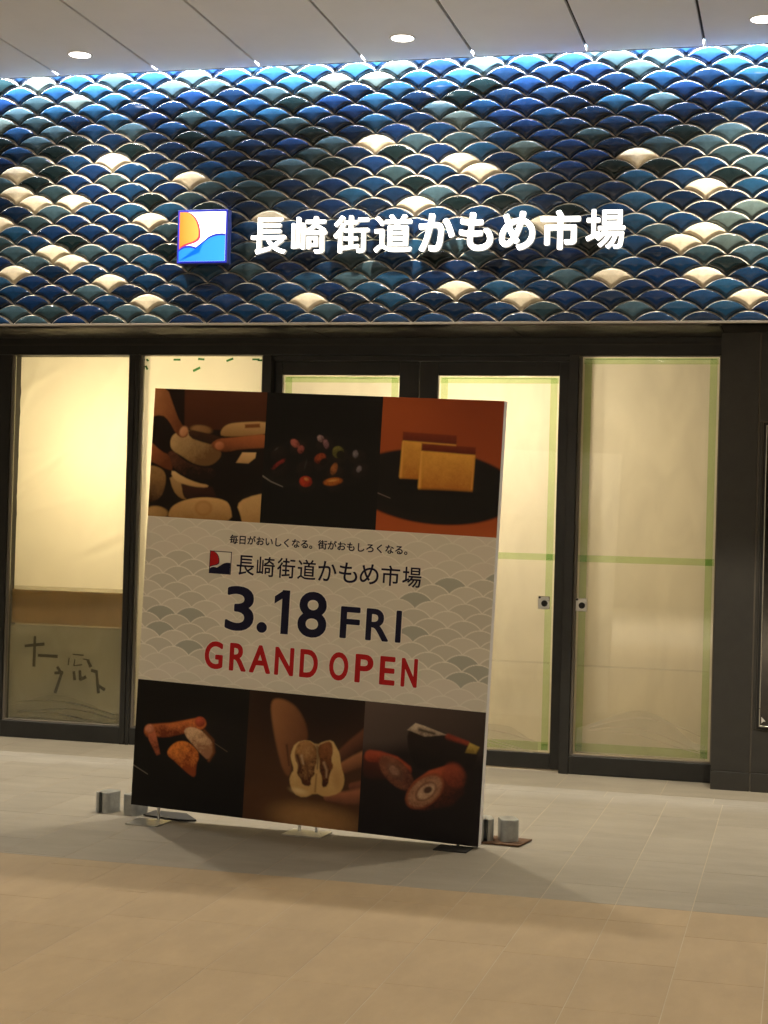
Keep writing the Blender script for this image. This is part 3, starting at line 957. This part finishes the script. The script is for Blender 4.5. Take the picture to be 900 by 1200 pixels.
    def build(s, name, u0, v0, label=None, y=-.0012):
        nu, nv = s.nu, s.nv
        X = u0 + s.U / (s.w / s.h) * s.w
        Z = BH - (v0 + s.V * s.h)
        co = np.stack([X, np.full(X.shape, y), Z], -1).reshape(-1, 3)
        idx = np.arange((nu + 1) * (nv + 1)).reshape(nv + 1, nu + 1)
        q = np.stack([idx[:-1, :-1], idx[1:, :-1], idx[1:, 1:], idx[:-1, 1:]], -1).reshape(-1, 4)
        me = bpy.data.meshes.new(name)
        me.vertices.add(len(co)); me.vertices.foreach_set("co", co.ravel())
        me.loops.add(q.size); me.loops.foreach_set("vertex_index", q.ravel())
        me.polygons.add(len(q)); me.polygons.foreach_set("loop_start", np.arange(0, q.size, 4))
        me.update(calc_edges=True)
        at = me.color_attributes.new("print", 'FLOAT_COLOR', 'POINT')
        rgba = np.ones((len(co), 4)); rgba[:, :3] = np.clip(s.C, 0, 1).reshape(-1, 3)
        at.data.foreach_set("color", rgba.ravel())
        me.materials.append(M_print)
        o = link(name, me, board)
        if label: o["label"] = label
        return o

PH1, PV2 = .637, 1.452            # lower edge of the top photos, upper edge of the bottom photos
X1, X2 = .602, 1.196
# A: hands lifting a filled wafer
p = Paint(X1, PH1)
asp = X1 / PH1
def A_(*pts): return [((x - 100 + (y - 50) * .05) / 765 * .945, (y - 50 - (x - 100) * .04) / 865) for x, y in pts]
p.fill((30, 15, 9), (20, 11, 7))
p.poly(A_((305, 30), (900, 30), (900, 330), (305, 330)), (92, 48, 25), (70, 34, 17))
p.ell(*A_((420, 330))[0], .09, .036, 4, (176, 132, 82), (110, 76, 42))
p.poly(A_((548, 345), (580, 300), (650, 280), (900, 272), (900, 360), (560, 380)), (212, 170, 112), (150, 112, 66), smooth=2)
p.poly(A_((715, 293), (815, 288), (817, 314), (716, 318)), (134, 78, 36), (120, 68, 30))
p.poly(A_((40, 570), (130, 580), (182, 625), (176, 720), (140, 800), (40, 830)), (168, 128, 76), (58, 32, 16), tex=.4, smooth=2)
p.poly(A_((200, 630), (300, 690), (292, 760), (330, 800), (280, 792), (230, 740)), (184, 148, 96), (140, 104, 60), smooth=1)
p.poly(A_((285, 698), (500, 712), (530, 785), (310, 788)), (62, 30, 19), (36, 17, 11), tex=.5)
p.ell(*A_((650, 640))[0], .25, .135, 4, (26, 15, 11), (13, 8, 6), soft=.06)
p.poly(A_((222, 598), (300, 650), (400, 688), (475, 700), (462, 718), (370, 712), (260, 684), (218, 640)), (224, 188, 130), (190, 150, 96), smooth=1)
p.poly(A_((196, 480), (232, 468), (300, 540), (400, 580), (530, 590), (515, 660), (400, 664), (290, 634), (220, 574), (192, 520)), (96, 56, 36), (30, 16, 10), 60, tex=1.1, smooth=2)
p.poly(A_((206, 405), (232, 355), (330, 325), (430, 395), (530, 430), (570, 500), (490, 575), (380, 566), (285, 505), (214, 465)), (214, 178, 122), (112, 80, 46), 45, tex=.35, smooth=2)
p.poly(A_((325, 325), (480, 356), (570, 388), (500, 432), (430, 414), (340, 384)), (66, 38, 21), (36, 20, 12), tex=.8, smooth=1)
p.poly(A_((200, 890), (230, 838), (330, 795), (450, 780), (560, 790), (622, 822), (640, 960), (200, 930)), (216, 174, 114), (160, 120, 70), 80, tex=.3, smooth=2)
p.ell(*A_((440, 855))[0], .075, .06, 0, (176, 128, 72), (160, 112, 62), soft=.012, alpha=.7)
p.ell(*A_((440, 855))[0], .055, .044, 0, (200, 156, 98), (180, 136, 82), soft=.012, alpha=.8)
p.poly(A_((665, 830), (720, 780), (900, 735), (900, 960), (705, 960), (690, 890)), (224, 184, 124), (176, 136, 84), 70, tex=.3, smooth=1)
p.ell(*A_((120, 890))[0], .095, .05, 4, (204, 164, 106), (140, 104, 60))
p.poly(A_((658, 548), (700, 480), (792, 480), (786, 515), (740, 552)), (226, 186, 128), (190, 148, 96), soft=.006)
p.poly(A_((60, 40), (182, 40), (232, 180), (272, 280), (332, 340), (326, 376), (285, 388), (248, 360), (198, 270), (150, 228), (60, 245)), (196, 128, 78), (112, 60, 32), 20, tex=.25, smooth=1)
p.ell(*A_((300, 342))[0], .034, .042, 30, (228, 170, 122), (180, 116, 76))
p.poly(A_((60, 400), (150, 480), (202, 500), (232, 605), (190, 600), (110, 560), (60, 540)), (172, 98, 54), (104, 54, 28), 40, tex=.25, smooth=1)
p.poly(A_((488, 420), (540, 388), (620, 383), (900, 350), (900, 445), (680, 458), (600, 478), (530, 472), (494, 446)), (178, 102, 58), (84, 44, 22), 100, tex=.3, smooth=1)
p.ell(*A_((545, 436))[0], .04, .033, 0, (214, 138, 94), (150, 84, 50))
p.build("food_photo", 0, 0, "photo of hands lifting a filled wafer over pale buns")
# B: small sweets on a black plate
p = Paint(X2 - X1, PH1)
p.fill((13, 11, 11), (11, 10, 9))
p.ell(.46, .52, .52, .20, -4, (26, 22, 20), (15, 13, 12), soft=.02)
p.ell(.47, .505, .47, .165, -4, (17, 15, 14), (12, 11, 10), soft=.03)
p.cap([(-.01, .635), (.07, .68), (.17, .715)], .006, .004, (150, 140, 128), (90, 84, 76), soft=.003)
for u, v in ((.27, .40), (.48, .36), (.14, .57), (.61, .45), (.47, .51), (.58, .58), (.36, .68), (.59, .665), (.75, .45), (.78, .55), (.33, .55), (.12, .45)):
    p.ell(u + .01, v + .015, .075, .058, -20, (40, 30, 26), (9, 7, 7), soft=.012, tex=.5)
for u, v, ru, rv, rot, hi, lo in ((.25, .38, .045, .032, 35, (214, 120, 104), (110, 36, 30)), (.30, .425, .03, .036, 20, (206, 112, 100), (96, 30, 28)),
        (.455, .335, .034, .028, 40, (214, 182, 176), (120, 70, 74)), (.50, .375, .026, .042, -20, (196, 140, 144), (90, 46, 54)),
        (.125, .545, .07, .02, -38, (206, 70, 60), (80, 18, 14)), (.135, .565, .05, .016, -38, (20, 14, 12), (14, 10, 9)),
        (.60, .43, .052, .05, 0, (146, 140, 64), (62, 58, 22)), (.62, .45, .035, .035, 0, (30, 24, 12), (18, 14, 9)),
        (.46, .485, .055, .042, -30, (206, 92, 48), (92, 30, 16)), (.49, .51, .04, .028, -30, (24, 14, 10), (16, 10, 8)),
        (.575, .56, .03, .052, 18, (196, 120, 60), (90, 44, 18)), (.355, .665, .058, .046, 0, (226, 70, 34), (120, 18, 12)), (.36, .648, .024, .014, 10, (250, 180, 90), (220, 90, 40)),
        (.575, .655, .085, .034, -10, (232, 128, 40), (110, 44, 12)), (.57, .648, .05, .010, -12, (252, 190, 90), (230, 130, 50)),
        (.74, .44, .026, .034, 0, (170, 156, 160), (70, 60, 64)), (.775, .55, .022, .030, 25, (160, 146, 150), (64, 54, 58)), (.10, .43, .022, .006, -40, (110, 104, 98), (60, 56, 52)), (.345, .54, .008, .045, 12, (84, 80, 76), (40, 38, 36))):
    p.ell(u, v, ru * .9, rv * .9, rot, [c_ * .86 for c_ in hi], [c_ * .7 for c_ in lo], soft=.006, tex=1.1)
p.build("food_photo", X1, 0, "photo of small red and orange sweets on a black plate")
# C: two slices of sponge cake
p = Paint(BW - X2, PH1)
asp = (BW - X2) / PH1
p.fill((140, 58, 22), (176, 84, 36))
p.ell(.10, .25, .5, .4, 0, (200, 100, 42), (150, 66, 28), soft=.25, alpha=.6, tex=.05)
p.ell(.42, .655, .66, .275, 3, (34, 26, 22), (15, 12, 11), soft=.012, tex=.1)
p.ell(.44, .64, .58, .235, 3, (24, 19, 17), (14, 12, 11), soft=.03, tex=.1)
p.cap([(-.02, .715), (.10, .755)], .004, .003, (150, 130, 120), (90, 76, 70), soft=.003)
def slice_(x0, x1, v0, vc, v1):
    p.poly([(x0, vc), (x1, vc + .015), (x1 - .006, v1), (x0 - .008, v1 + .004)], (232, 170, 70), (182, 112, 36), tex=.5)
    p.poly([(x0 - .004, v0), (x1, v0 + .012), (x1 + .002, vc + .018), (x0 - .004, vc + .006)], (126, 48, 22), (92, 32, 15), tex=.4)
    p.cap([(x0 + .004, vc + .02), (x0 - .002, v1 - .01)], .010, .012, (244, 186, 84), (206, 140, 50), soft=.008)
    p.cap([(x1 - .008, vc + .04), (x1 - .012, v1 - .02)], .006, .006, (236, 170, 76), (190, 124, 46), soft=.006)
p.ell(.40, .63, .2, .03, 0, (10, 8, 7), (8, 7, 6), soft=.03)
slice_(.175, .585, .255, .315, .60)
slice_(.325, .735, .335, .385, .675)
p.ell(.53, .69, .24, .018, 0, (10, 8, 7), (8, 7, 6), soft=.02)
p.build("food_photo", X2, 0, "photo of two yellow sponge cake slices on orange ground")
# D: golden pastries on black
PH2 = BH - PV2
p = Paint(X1, PH2)
p.fill((14, 10, 8), (12, 9, 7))
p.ell(.75, .42, .42, .20, 12, (30, 24, 20), (15, 12, 10), soft=.12)
p.cap([(-.01, .68), (.13, .745)], .004, .003, (140, 130, 116), (90, 82, 72), soft=.003)
p.cap([(.68, .44), (.80, .50)], .003, .003, (110, 92, 70), (70, 58, 44), soft=.003)
def D_(*pts): return [((x - 65 + (y - 25) * .062) / 775 * .96, (y - 25 - (x - 65) * .085) / 890) for x, y in pts]
p.cap(D_((150, 392), (300, 375), (500, 330)), .052, .046, (206, 112, 56), (96, 40, 16), tex=1.0)
p.poly(D_((118, 385), (150, 352), (300, 335), (470, 296), (522, 296), (540, 342), (500, 378), (380, 402), (250, 436), (190, 424), (140, 432)), (222, 124, 62), (110, 46, 18), 80, tex=1.0, soft=.008, smooth=1)
p.ell(*D_((495, 320))[0], .045, .04, 0, (206, 92, 58), (130, 50, 28), tex=1.0)
p.poly(D_((128, 400), (182, 384), (218, 550), (192, 560), (140, 455)), (190, 104, 66), (96, 42, 22), tex=1.1, soft=.008)
p.ell(*D_((145, 375))[0], .04, .036, -20, (228, 150, 108), (150, 78, 48), tex=.8)
p.poly(D_((252, 545), (318, 462), (400, 452), (470, 508), (490, 560), (466, 622), (462, 715), (400, 675), (325, 602)), (226, 132, 54), (132, 58, 20), 60, tex=1.6, soft=.008, smooth=2)
p.poly(D_((382, 372), (440, 352), (522, 388), (582, 450), (588, 530), (552, 590), (490, 532), (430, 460), (395, 420)), (226, 186, 142), (150, 104, 72), 70, tex=1.4, soft=.008, smooth=1)
p.cap(D_((524, 385), (585, 450), (590, 530), (556, 588)), .012, .012, (130, 74, 36), (60, 30, 14), tex=.6)
p.build("food_photo", 0, PV2, "photo of golden fried pastries on a black plate")
# E: hands splitting a bun
p = Paint(X2 - X1, PH2)
p.fill((60, 36, 20), (74, 46, 24))
p.ell(.55, .02, .6, .35, 0, (34, 19, 12), (30, 17, 11), soft=.3)
p.ell(.20, .85, .6, .15, 0, (84, 52, 28), (66, 40, 22), soft=.15)
p.ell(.62, .95, .36, .12, 4, (166, 122, 72), (110, 76, 42), soft=.08)
def E_(pts): return [((x - 50 + (y - 60) * .05) / 820 * .951, (y - 30 - (x - 50) * .09) / 915) for x, y in pts]
p.poly(E_([(200, 110), (260, 85), (370, 130), (440, 230), (468, 330), (460, 395), (370, 420), (345, 490), (352, 600), (330, 645), (290, 590), (250, 450), (212, 260)]), (158, 106, 66), (104, 62, 36), 20, soft=.016, smooth=2)
p.cap(E_([(318, 420), (335, 560)]), .006, .004, (70, 34, 18), (60, 30, 16))
p.cap(E_([(900, 330), (780, 420), (700, 490)]), .06, .045, (112, 66, 44), (60, 34, 22))
p.cap(E_([(900, 490), (800, 530), (720, 570)]), .062, .045, (164, 106, 68), (84, 48, 28))
p.cap(E_([(900, 690), (780, 700)]), .05, .03, (126, 72, 50), (76, 42, 28))
p.cap(E_([(900, 760), (740, 780), (610, 775)]), .066, .034, (160, 98, 66), (84, 48, 32))
p.poly(E_([(345, 480), (378, 400), (465, 378), (530, 415), (580, 388), (638, 378), (668, 430), (690, 470), (700, 560), (726, 640), (718, 700), (690, 748), (590, 778), (520, 748), (440, 788), (368, 757), (336, 670), (350, 620), (372, 590), (352, 530)]), (214, 180, 120), (186, 146, 88), 70, tex=.7, soft=.008, smooth=1)
p.poly(E_([(372, 470), (398, 396), (470, 378), (528, 425), (534, 520), (512, 590), (520, 620), (488, 650), (492, 705), (432, 698), (418, 650), (392, 625), (400, 560), (378, 520)]), (176, 128, 76), (74, 38, 18), 75, tex=1.3, soft=.008, smooth=1)
p.poly(E_([(540, 418), (580, 396), (630, 384), (646, 450), (630, 520), (650, 560), (622, 610), (610, 700), (566, 712), (570, 640), (548, 590), (552, 520), (538, 470)]), (136, 82, 42), (64, 30, 14), 80, tex=1.3, soft=.008, smooth=1)
p.ell(*E_([(470, 470)])[0], .055, .06, 10, (190, 142, 88), (120, 76, 42), soft=.02, tex=1.6, alpha=.8)
p.cap(E_([(392, 490), (415, 560), (402, 610)]), .014, .010, (80, 42, 22), (56, 28, 14), tex=.8)
p.cap(E_([(425, 495), (438, 550)]), .006, .004, (214, 186, 142), (160, 122, 80), tex=.5)
p.cap(E_([(462, 560), (470, 640)]), .008, .006, (104, 60, 30), (70, 36, 18), tex=.8)
p.cap(E_([(582, 540), (602, 592), (600, 640)]), .006, .004, (200, 168, 126), (140, 100, 64), tex=.5)
p.cap(E_([(532, 425), (540, 500), (534, 580)]), .009, .003, (46, 24, 12), (36, 20, 10))
p.cap(E_([(528, 620), (520, 740)]), .003, .004, (120, 84, 46), (96, 64, 34))
p.ell(*E_([(668, 640)])[0], .03, .07, -8, (172, 128, 78), (150, 108, 62), soft=.03, alpha=.6)
p.ell(*E_([(410, 740)])[0], .06, .02, 8, (232, 204, 152), (214, 180, 124), soft=.02, alpha=.7)
p.build("food_photo", X1, PV2, "photo of two hands splitting a steamed bun")
# F: rolled cake
p = Paint(BW - X2, PH2)
def F_(*pts): return [((x - 75 + (y - 25) * .052) / 760 * .945, (y - 25 - (x - 75) * .092) / 840) for x, y in pts]
p.fill((92, 76, 70), (24, 17, 15), 55)
p.poly(F_((30, 340), (200, 330), (330, 300), (900, 420), (900, 1100), (-50, 1100), (0, 500)), (28, 19, 17), (15, 10, 10), soft=.08)
p.poly(F_((340, 215), (400, 165), (600, 235), (785, 300), (775, 400), (730, 460), (600, 440), (420, 475), (350, 350)), (36, 24, 19), (14, 9, 8), soft=.010, tex=.4, smooth=1)
p.poly(F_((342, 207), (395, 163), (460, 184), (592, 236), (450, 248), (372, 216)), (206, 186, 158), (120, 100, 84), tex=1.0, soft=.006)
p.cap(F_((420, 205), (510, 228)), .011, .008, (52, 38, 32), (34, 24, 20), tex=1.2)
p.cap(F_((600, 248), (720, 288)), .020, .016, (160, 62, 38), (96, 36, 22), tex=.6)
p.poly(F_((732, 283), (792, 310), (772, 352), (704, 345)), (196, 168, 80), (130, 106, 44), tex=.8)
p.poly(F_((62, 380), (110, 340), (200, 400), (230, 520), (130, 530), (66, 510)), (92, 42, 28), (30, 14, 10), soft=.014)
p.cap(F_((110, 375), (170, 380), (270, 410), (340, 460)), .045, .040, (172, 74, 44), (96, 36, 22), tex=.6)
p.ell(*F_((275, 478))[0], .165, .088, 38, (140, 84, 58), (74, 38, 26), soft=.010, tex=1.0)
p.ell(*F_((268, 470))[0], .085, .050, 38, (120, 80, 60), (86, 52, 38), soft=.014, tex=1.2)
p.ell(*F_((264, 466))[0], .050, .030, 38, (164, 122, 94), (110, 74, 54), soft=.010, tex=1.4)
p.poly(F_((540, 470), (640, 432), (695, 490), (700, 600), (620, 680), (430, 715), (400, 690)), (128, 58, 34), (46, 20, 13), 50, soft=.014, tex=.6)
p.cap(F_((420, 560), (500, 500), (600, 470)), .05, .05, (176, 80, 46), (84, 34, 20), tex=.6)
p.ell(*F_((640, 490))[0], .085, .10, -30, (160, 70, 42), (50, 22, 14), soft=.02, tex=.5)
p.ell(*F_((455, 592))[0], .175, .105, -42, (158, 84, 52), (92, 42, 26), soft=.008, tex=.6)
p.ell(*F_((455, 593))[0], .155, .090, -42, (176, 128, 94), (112, 72, 50), soft=.010, tex=1.2)
p.ell(*F_((462, 592))[0], .098, .058, -42, (132, 90, 66), (100, 64, 46), soft=.008, tex=.8)
p.ell(*F_((464, 592))[0], .080, .046, -42, (206, 170, 134), (150, 110, 82), soft=.008, tex=1.2)
p.ell(*F_((474, 582))[0], .034, .024, -30, (80, 50, 36), (60, 36, 26), soft=.008)
p.build("food_photo", X2, PV2, "photo of brown rolled cake slices beside a wrapped roll")
# middle band with its wave pattern
p = Paint(BW, PV2 - PH1, 250)
Hh = PV2 - PH1
Xm, Vm = p.U * Hh, p.V * Hh
Wp, Sp = .1640, .0398
Rp = ((Wp / 2) ** 2 + Sp ** 2) / (2 * Sp)
base = lin((224, 219, 207)); p.C[:] = base
line = lin((244, 240, 230))
acc = np.zeros(Xm.shape); fillm = np.ones(Xm.shape + (3,))
rs = random.Random(12)
GREY = {}
for jr in range(-2, int(Hh / Sp) + 3):          # row by row downwards, each row overlapping the one above
    for ic in range(-1, int(BW / Wp) + 2):
        cx = (ic + .5 * (jr % 2)) * Wp + .02
        vt = jr * Sp                             # crest height (v down)
        dx = Xm - cx
        inside = np.abs(dx) <= Wp / 2
        top = vt + Rp - np.sqrt(np.maximum(0, Rp ** 2 - dx ** 2))
        region = inside & (Vm >= top - .0015)
        rr = rs.random()
        edge = max(0, 1 - min(cx, BW - cx) / .45) ** 1.0
        onside = edge > .15 and .12 < vt < .66
        if onside and rr < .22: tone = (178, 180, 170)
        elif onside and rr < .6: tone = (208, 205, 193)
        elif rr < .5: tone = (224, 218, 207)
        else: tone = (220, 216, 204)
        p.C[region] = lin(tone)
        w_ = .0036
        lm = inside * (1 - ss(w_ * .5, w_, np.abs(Vm - top - .001) / np.sqrt(1 + (dx / np.sqrt(np.maximum(1e-6, Rp ** 2 - dx ** 2))) ** 2)))
        p.put(lm * (.9 if onside else .55), line)
p.build("patterned_band", 0, PH1, "beige wave patterned middle band of the board")

def bl_text(name, s, u0, u1, v0, v1, m, offset=0.0, y=-.0026, res=5):
    me, co = text_mesh(s, 1.0, 0.0, 0, res)
    fit(me, co, u0 + offset, u1 - offset, BH - v1 + offset, BH - v0 - offset)
    if offset: bolden(me, offset, 8, .00003)
    me.materials.append(m)
    o = link(name, me, board)
    o.matrix_basis = Matrix.Translation((0, y, 0)) @ Matrix.Rotation(RAD(90), 4, 'X')
    return o
def halo_text(name, s, u0, u1, v0, v1, m, off, hal=.0):
    if hal:
        g_ = .0045
        bl_text(name + "_outline", s, u0 - g_, u1 + g_, v0 - g_, v1 + g_, M_white_print, off + hal, -.0016)
    return bl_text(name, s, u0, u1, v0, v1, m, off)
# slogan, shop name, date, opening words
sl = "毎日がおいしくなる。街がおもしろくなる。"
bl_text("slogan_lettering", sl[:10], .449, .882, .703, .748, M_navy_print, .0011)
bl_text("slogan_lettering", sl[10:], .909, 1.362, .701, .746, M_navy_print, .0011)
wch = (1.444 - .488) / 9
for k, ch in enumerate(NAME):
    u = .488 + wch * k
    bl_text("name_lettering", ch, u + .006, u + wch - .006, .800, .897, M_navy_print, .0010)
emb = bpy.data.objects.new("printed_emblem", None); COL.objects.link(emb); emb.parent = board
def bemblem():
    mats = (M_white_print, M_navy_print, M_red_print, M_navy_print, M_navy_print, M_white_print)
    before = set(COL.objects)
    emblem(None, .348, BH - .900, .117, .112, -.0014, mats, .0003)
    for o in set(COL.objects) - before:
        o.parent = emb
bemblem()
for s, u0, u1, v0, v1 in (("3", .448, .600, .952, 1.172), (".", .617, .672, 1.118, 1.171), ("8", .828, .977, .952, 1.174)):
    halo_text("date_lettering", s, u0, u1, v0, v1, M_navy_print, .0060, .004)
def one_at(name, m, g_, y):
    for q_, pts in enumerate(([(.743 - g_, .955 - g_), (.743 - g_, 1.168 + g_), (.782 + g_, 1.168 + g_), (.782 + g_, .955 - g_)],
                              [(.704 - g_, .988 - g_ * .4), (.704 - g_, 1.024 + g_), (.760, .986 + g_), (.760, .955 - g_), (.750 - g_, .955 - g_)])):
        b = bmesh.new(); b.faces.new([b.verts.new((u, y - q_ * .0001, BH - v)) for u, v in pts])
        bobj(name, b, m)
one_at("date_lettering_outline", M_white_print, .004, -.0018)
one_at("date_lettering", M_navy_print, 0, -.0026)
for s, u0, u1 in (("F", 1.046, 1.146), ("R", 1.176, 1.292), ("I", 1.325, 1.353)):
    halo_text("day_lettering", s, u0, u1, 1.010, 1.163, M_navy_print, .0046, .004)
for s, u0, u1 in (("G", .352, .450), ("R", .484, .575), ("A", .590, .703), ("N", .722, .822), ("D", .852, .946), ("O", 1.003, 1.101), ("P", 1.134, 1.226), ("E", 1.258, 1.336), ("N", 1.365, 1.446)):
    halo_text("opening_lettering", s, u0, u1, 1.231, 1.368, M_red_print, .0046, .004)

# feet and stays of the board
def w2b(v): return board.matrix_world.inverted() @ Vector(v)
def foot(name, x, y, sx, sy, rz, m, posts):
    f = box(name, -sx / 2, sx / 2, -sy / 2, sy / 2, 0, .006, m, None, .001)
    f.parent = board
    f.matrix_basis = board.matrix_world.inverted() @ Matrix.Translation((x, y, .0005)) @ Matrix.Rotation(RAD(rz), 4, 'Z')
    for (dx, dy, h) in posts:
        b = bmesh.new()
        bmesh.ops.create_cone(b, cap_ends=True, segments=12, radius1=.007, radius2=.007, depth=h, matrix=Matrix.Translation((dx, dy, h / 2 + .004)))
        o = obj("post", b, m); o.parent = f
    return f
foot("foot_plate", -3.075, 7.47, .17, .17, -4, M_steel, ((.02, .07, .062),))
foot("foot_plate", -2.27, 7.50, .20, .16, -4, M_steel, ((-.05, .030, .042), (.035, .034, .038)))
foot("foot_plate", -1.53, 7.41, .16, .13, -4, M_dsteel, ((.0, .075, .012),))
for ux in (.16, .86, 1.62):
    b = bmesh.new(); bx(b, ux - .02, ux + .02, BT + .001, BT + .031, .10, 1.75, .002); bobj("back_stay", b, M_steel)
for vz in (.35, 1.55):
    b = bmesh.new(); bx(b, .10, BW - .10, BT + .032, BT + .058, vz - .02, vz + .02, .002); bobj("back_rail", b, M_steel)

# steel base plates and slotted weights
def plate(label, pts, m, z=.004, t=.007):
    b = bmesh.new()
    lo = [b.verts.new((x, y, z)) for x, y in pts]; hi = [b.verts.new((x, y, z + t)) for x, y in pts]
    b.faces.new(lo); b.faces.new(hi)
    for k in range(len(pts)): b.faces.new((lo[k - 1], lo[k], hi[k], hi[k - 1]))
    c = obj("base_plate", b, m)
    return tag(c, label, "steel plate")
plate("rusty brown steel plate under the weights at the board's right foot", [(-1.66, 7.60), (-1.25, 7.57), (-1.215, 7.745), (-1.63, 7.79)], M_rust)
plate("dark steel plate under the weights at the board's left foot", [(-3.17, 7.63), (-2.95, 7.56), (-2.87, 7.59), (-2.98, 7.74), (-3.16, 7.76)], M_dsteel)
def weight_mesh():
    w, d, h = .088, .125, .103
    pts = []
    def rc(cx, cy, r, a0, a1, n=5):
        for k in range(n + 1):
            a = RAD(a0 + (a1 - a0) * k / n); pts.append((cx + r * math.cos(a), cy + r * math.sin(a)))
    r = .030
    rc(w / 2 - r, -d / 2 + r, r, -90, 0); rc(w / 2 - r, d / 2 - r, r, 0, 90)
    pts.append((.011, d / 2)); pts.append((.011, .020))
    rc(0, .008, .016, 48, -228, 9)
    pts.append((-.011, .020)); pts.append((-.011, d / 2))
    rc(-w / 2 + r, d / 2 - r, r, 90, 180); rc(-w / 2 + r, -d / 2 + r, r, 180, 270)
    b = bmesh.new()
    lo = [b.verts.new((x, y, 0)) for x, y in pts]; mid = [b.verts.new((x, y, h - .004)) for x, y in pts]
    hi = [b.verts.new((x * .955, y * .965, h)) for x, y in pts]
    n = len(pts)
    for k in range(n):
        b.faces.new((lo[k - 1], lo[k], mid[k], mid[k - 1])); b.faces.new((mid[k - 1], mid[k], hi[k], hi[k - 1]))
    b.faces.new(hi); b.faces.new(lo)
    bmesh.ops.triangulate(b, faces=[f for f in b.faces if len(f.verts) > 4])
    me = mesh_of(b, "slotted_weight"); me.materials.append(M_galv)
    return me
wm = weight_mesh()
for x, y, rz, lab in ((-1.322, 7.685, 20, "grey slotted iron weight standing clear of the board's right edge"), (-1.438, 7.665, 200, "grey slotted iron weight half hidden by the board's right edge"),
                      (-3.388, 7.69, 165, "grey slotted iron weight standing clear of the board's left edge"), (-3.232, 7.68, -15, "grey slotted iron weight half hidden by the board's left edge")):
    o = link("slotted_weight", wm); o.location = (x, y, .0112 if x > -3.0 else .0005); o.rotation_euler = (0, 0, RAD(rz))
    tag(o, lab, "weight", "slotted weights holding the board down")
